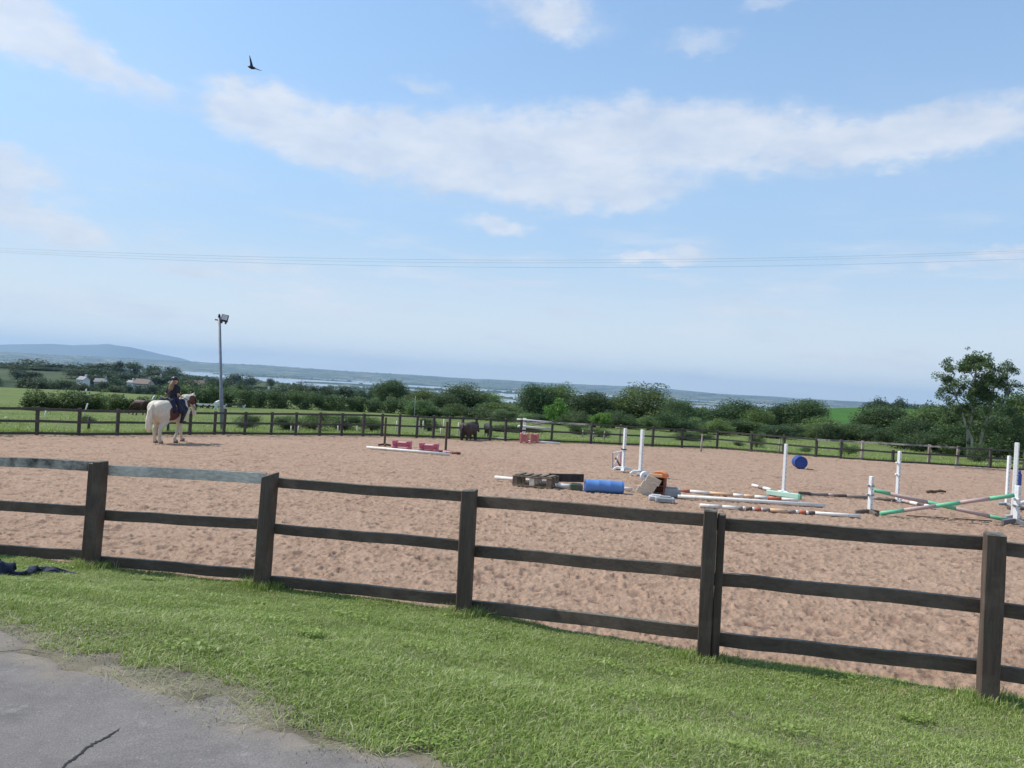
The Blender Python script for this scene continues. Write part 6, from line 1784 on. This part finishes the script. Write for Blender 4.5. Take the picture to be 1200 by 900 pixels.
organic('hair', [(hc+Vector((-.06,0,-.02)),.075,(-.10,.01,.58),.085), ((-.10,.01,.58),.085,(-.125,.01,.46),.075), ((-.125,.02,.46),.07,(-.12,.02,.36),.03), ((-.10,-.05,.56),.05,(-.12,-.05,.44),.035)], M['hair'], prot, .014, 2)

# horses in the paddock
STAND = {'hind': [(-1, 0, 0, 0, 0, 0), (1, .03, .05, .10, .10, .10)], 'fore': [(-1, 0, 0, 0, 0, 0), (1, 0, .04, .10, .12, .12)]}
GRAZE = {'poll': (1.12,0,.62), 'mid': (.86,0,.90), 'nose': (1.20,0,.14), 'jaw': (-.08,0,-.02)}
b_ = G(163, 487); b_.z = float(ground_adj(np.array([b_.x]), np.array([b_.y]))[0]); 
hb = A(163, 468.5, b_.y).z-b_.z
horse('dark brown horse with a pale back grazing behind the fence left of the ridden cob', b_, math.radians(-72), hb/1.45, horse_mat('brown_coat', (.065,.032,.022), (.20,.13,.10), [((-.4,0,1.50),(.5,.3,.13))]), M['manedark'], STAND, GRAZE, 'horses in the paddock')
b_ = G(549, 516.3); b_.y += .6; b_.z = float(ground_adj(np.array([b_.x]), np.array([b_.y]))[0]); hb = A(549, 494.5, b_.y).z-b_.z
horse('dark horse with a pale patch on its back standing behind the fence left of centre', b_, math.radians(22), hb/1.45, horse_mat('dark_coat', (.075,.050,.040), (.42,.36,.26), [((-.35,0,1.50),(.45,.3,.12))]), M['manedark'], STAND, {'poll': (1.02,0,1.30), 'mid': (.76,0,1.28), 'nose': (1.32,0,.86), 'jaw': (-.08,0,-.02)}, 'horses in the paddock')
b_ = G(571, 515.5); b_.y += 1.6; b_.z = float(ground_adj(np.array([b_.x]), np.array([b_.y]))[0]); hb = A(571, 496, b_.y).z-b_.z
horse('dark piebald horse with white patches grazing next to the pale-backed dark horse', b_, math.radians(165), hb/1.45, horse_mat('dark_piebald_coat', (.035,.030,.028), (.62,.58,.52), [((.3,-.3,1.0),(.14,.12,.25)),((-.3,-.3,.9),(.12,.12,.2)),((.75,0,1.0),(.1,.2,.2)),((-.68,-.15,.35),(.1,.1,.25))]), M['manedark'], STAND, GRAZE, 'horses in the paddock')
# ================================================================== AIR
def haze_box():
    bm = bmesh.new()
    r = bmesh.ops.create_cube(bm, size=1.0)
    for v in r['verts']:
        v.co = Vector((v.co.x*39900, v.co.y*39900, -70 if v.co.z < 0 else 410))
    m = bpy.data.materials.new('haze_air'); m.use_nodes = True; t = m.node_tree
    for n in list(t.nodes): t.nodes.remove(n)
    o_ = t.nodes.new('ShaderNodeOutputMaterial'); vol = t.nodes.new('ShaderNodeVolumePrincipled')
    vol.inputs['Color'].default_value = (.43, .67, .96, 1); vol.inputs['Density'].default_value = HAZE
    vol.inputs['Anisotropy'].default_value = 0.15
    t.links.new(vol.outputs[0], o_.inputs['Volume'])
    o = bm_obj('haze', bm, m); tag(o, kind='stuff')
HAZE = 6.0e-5
haze_box()
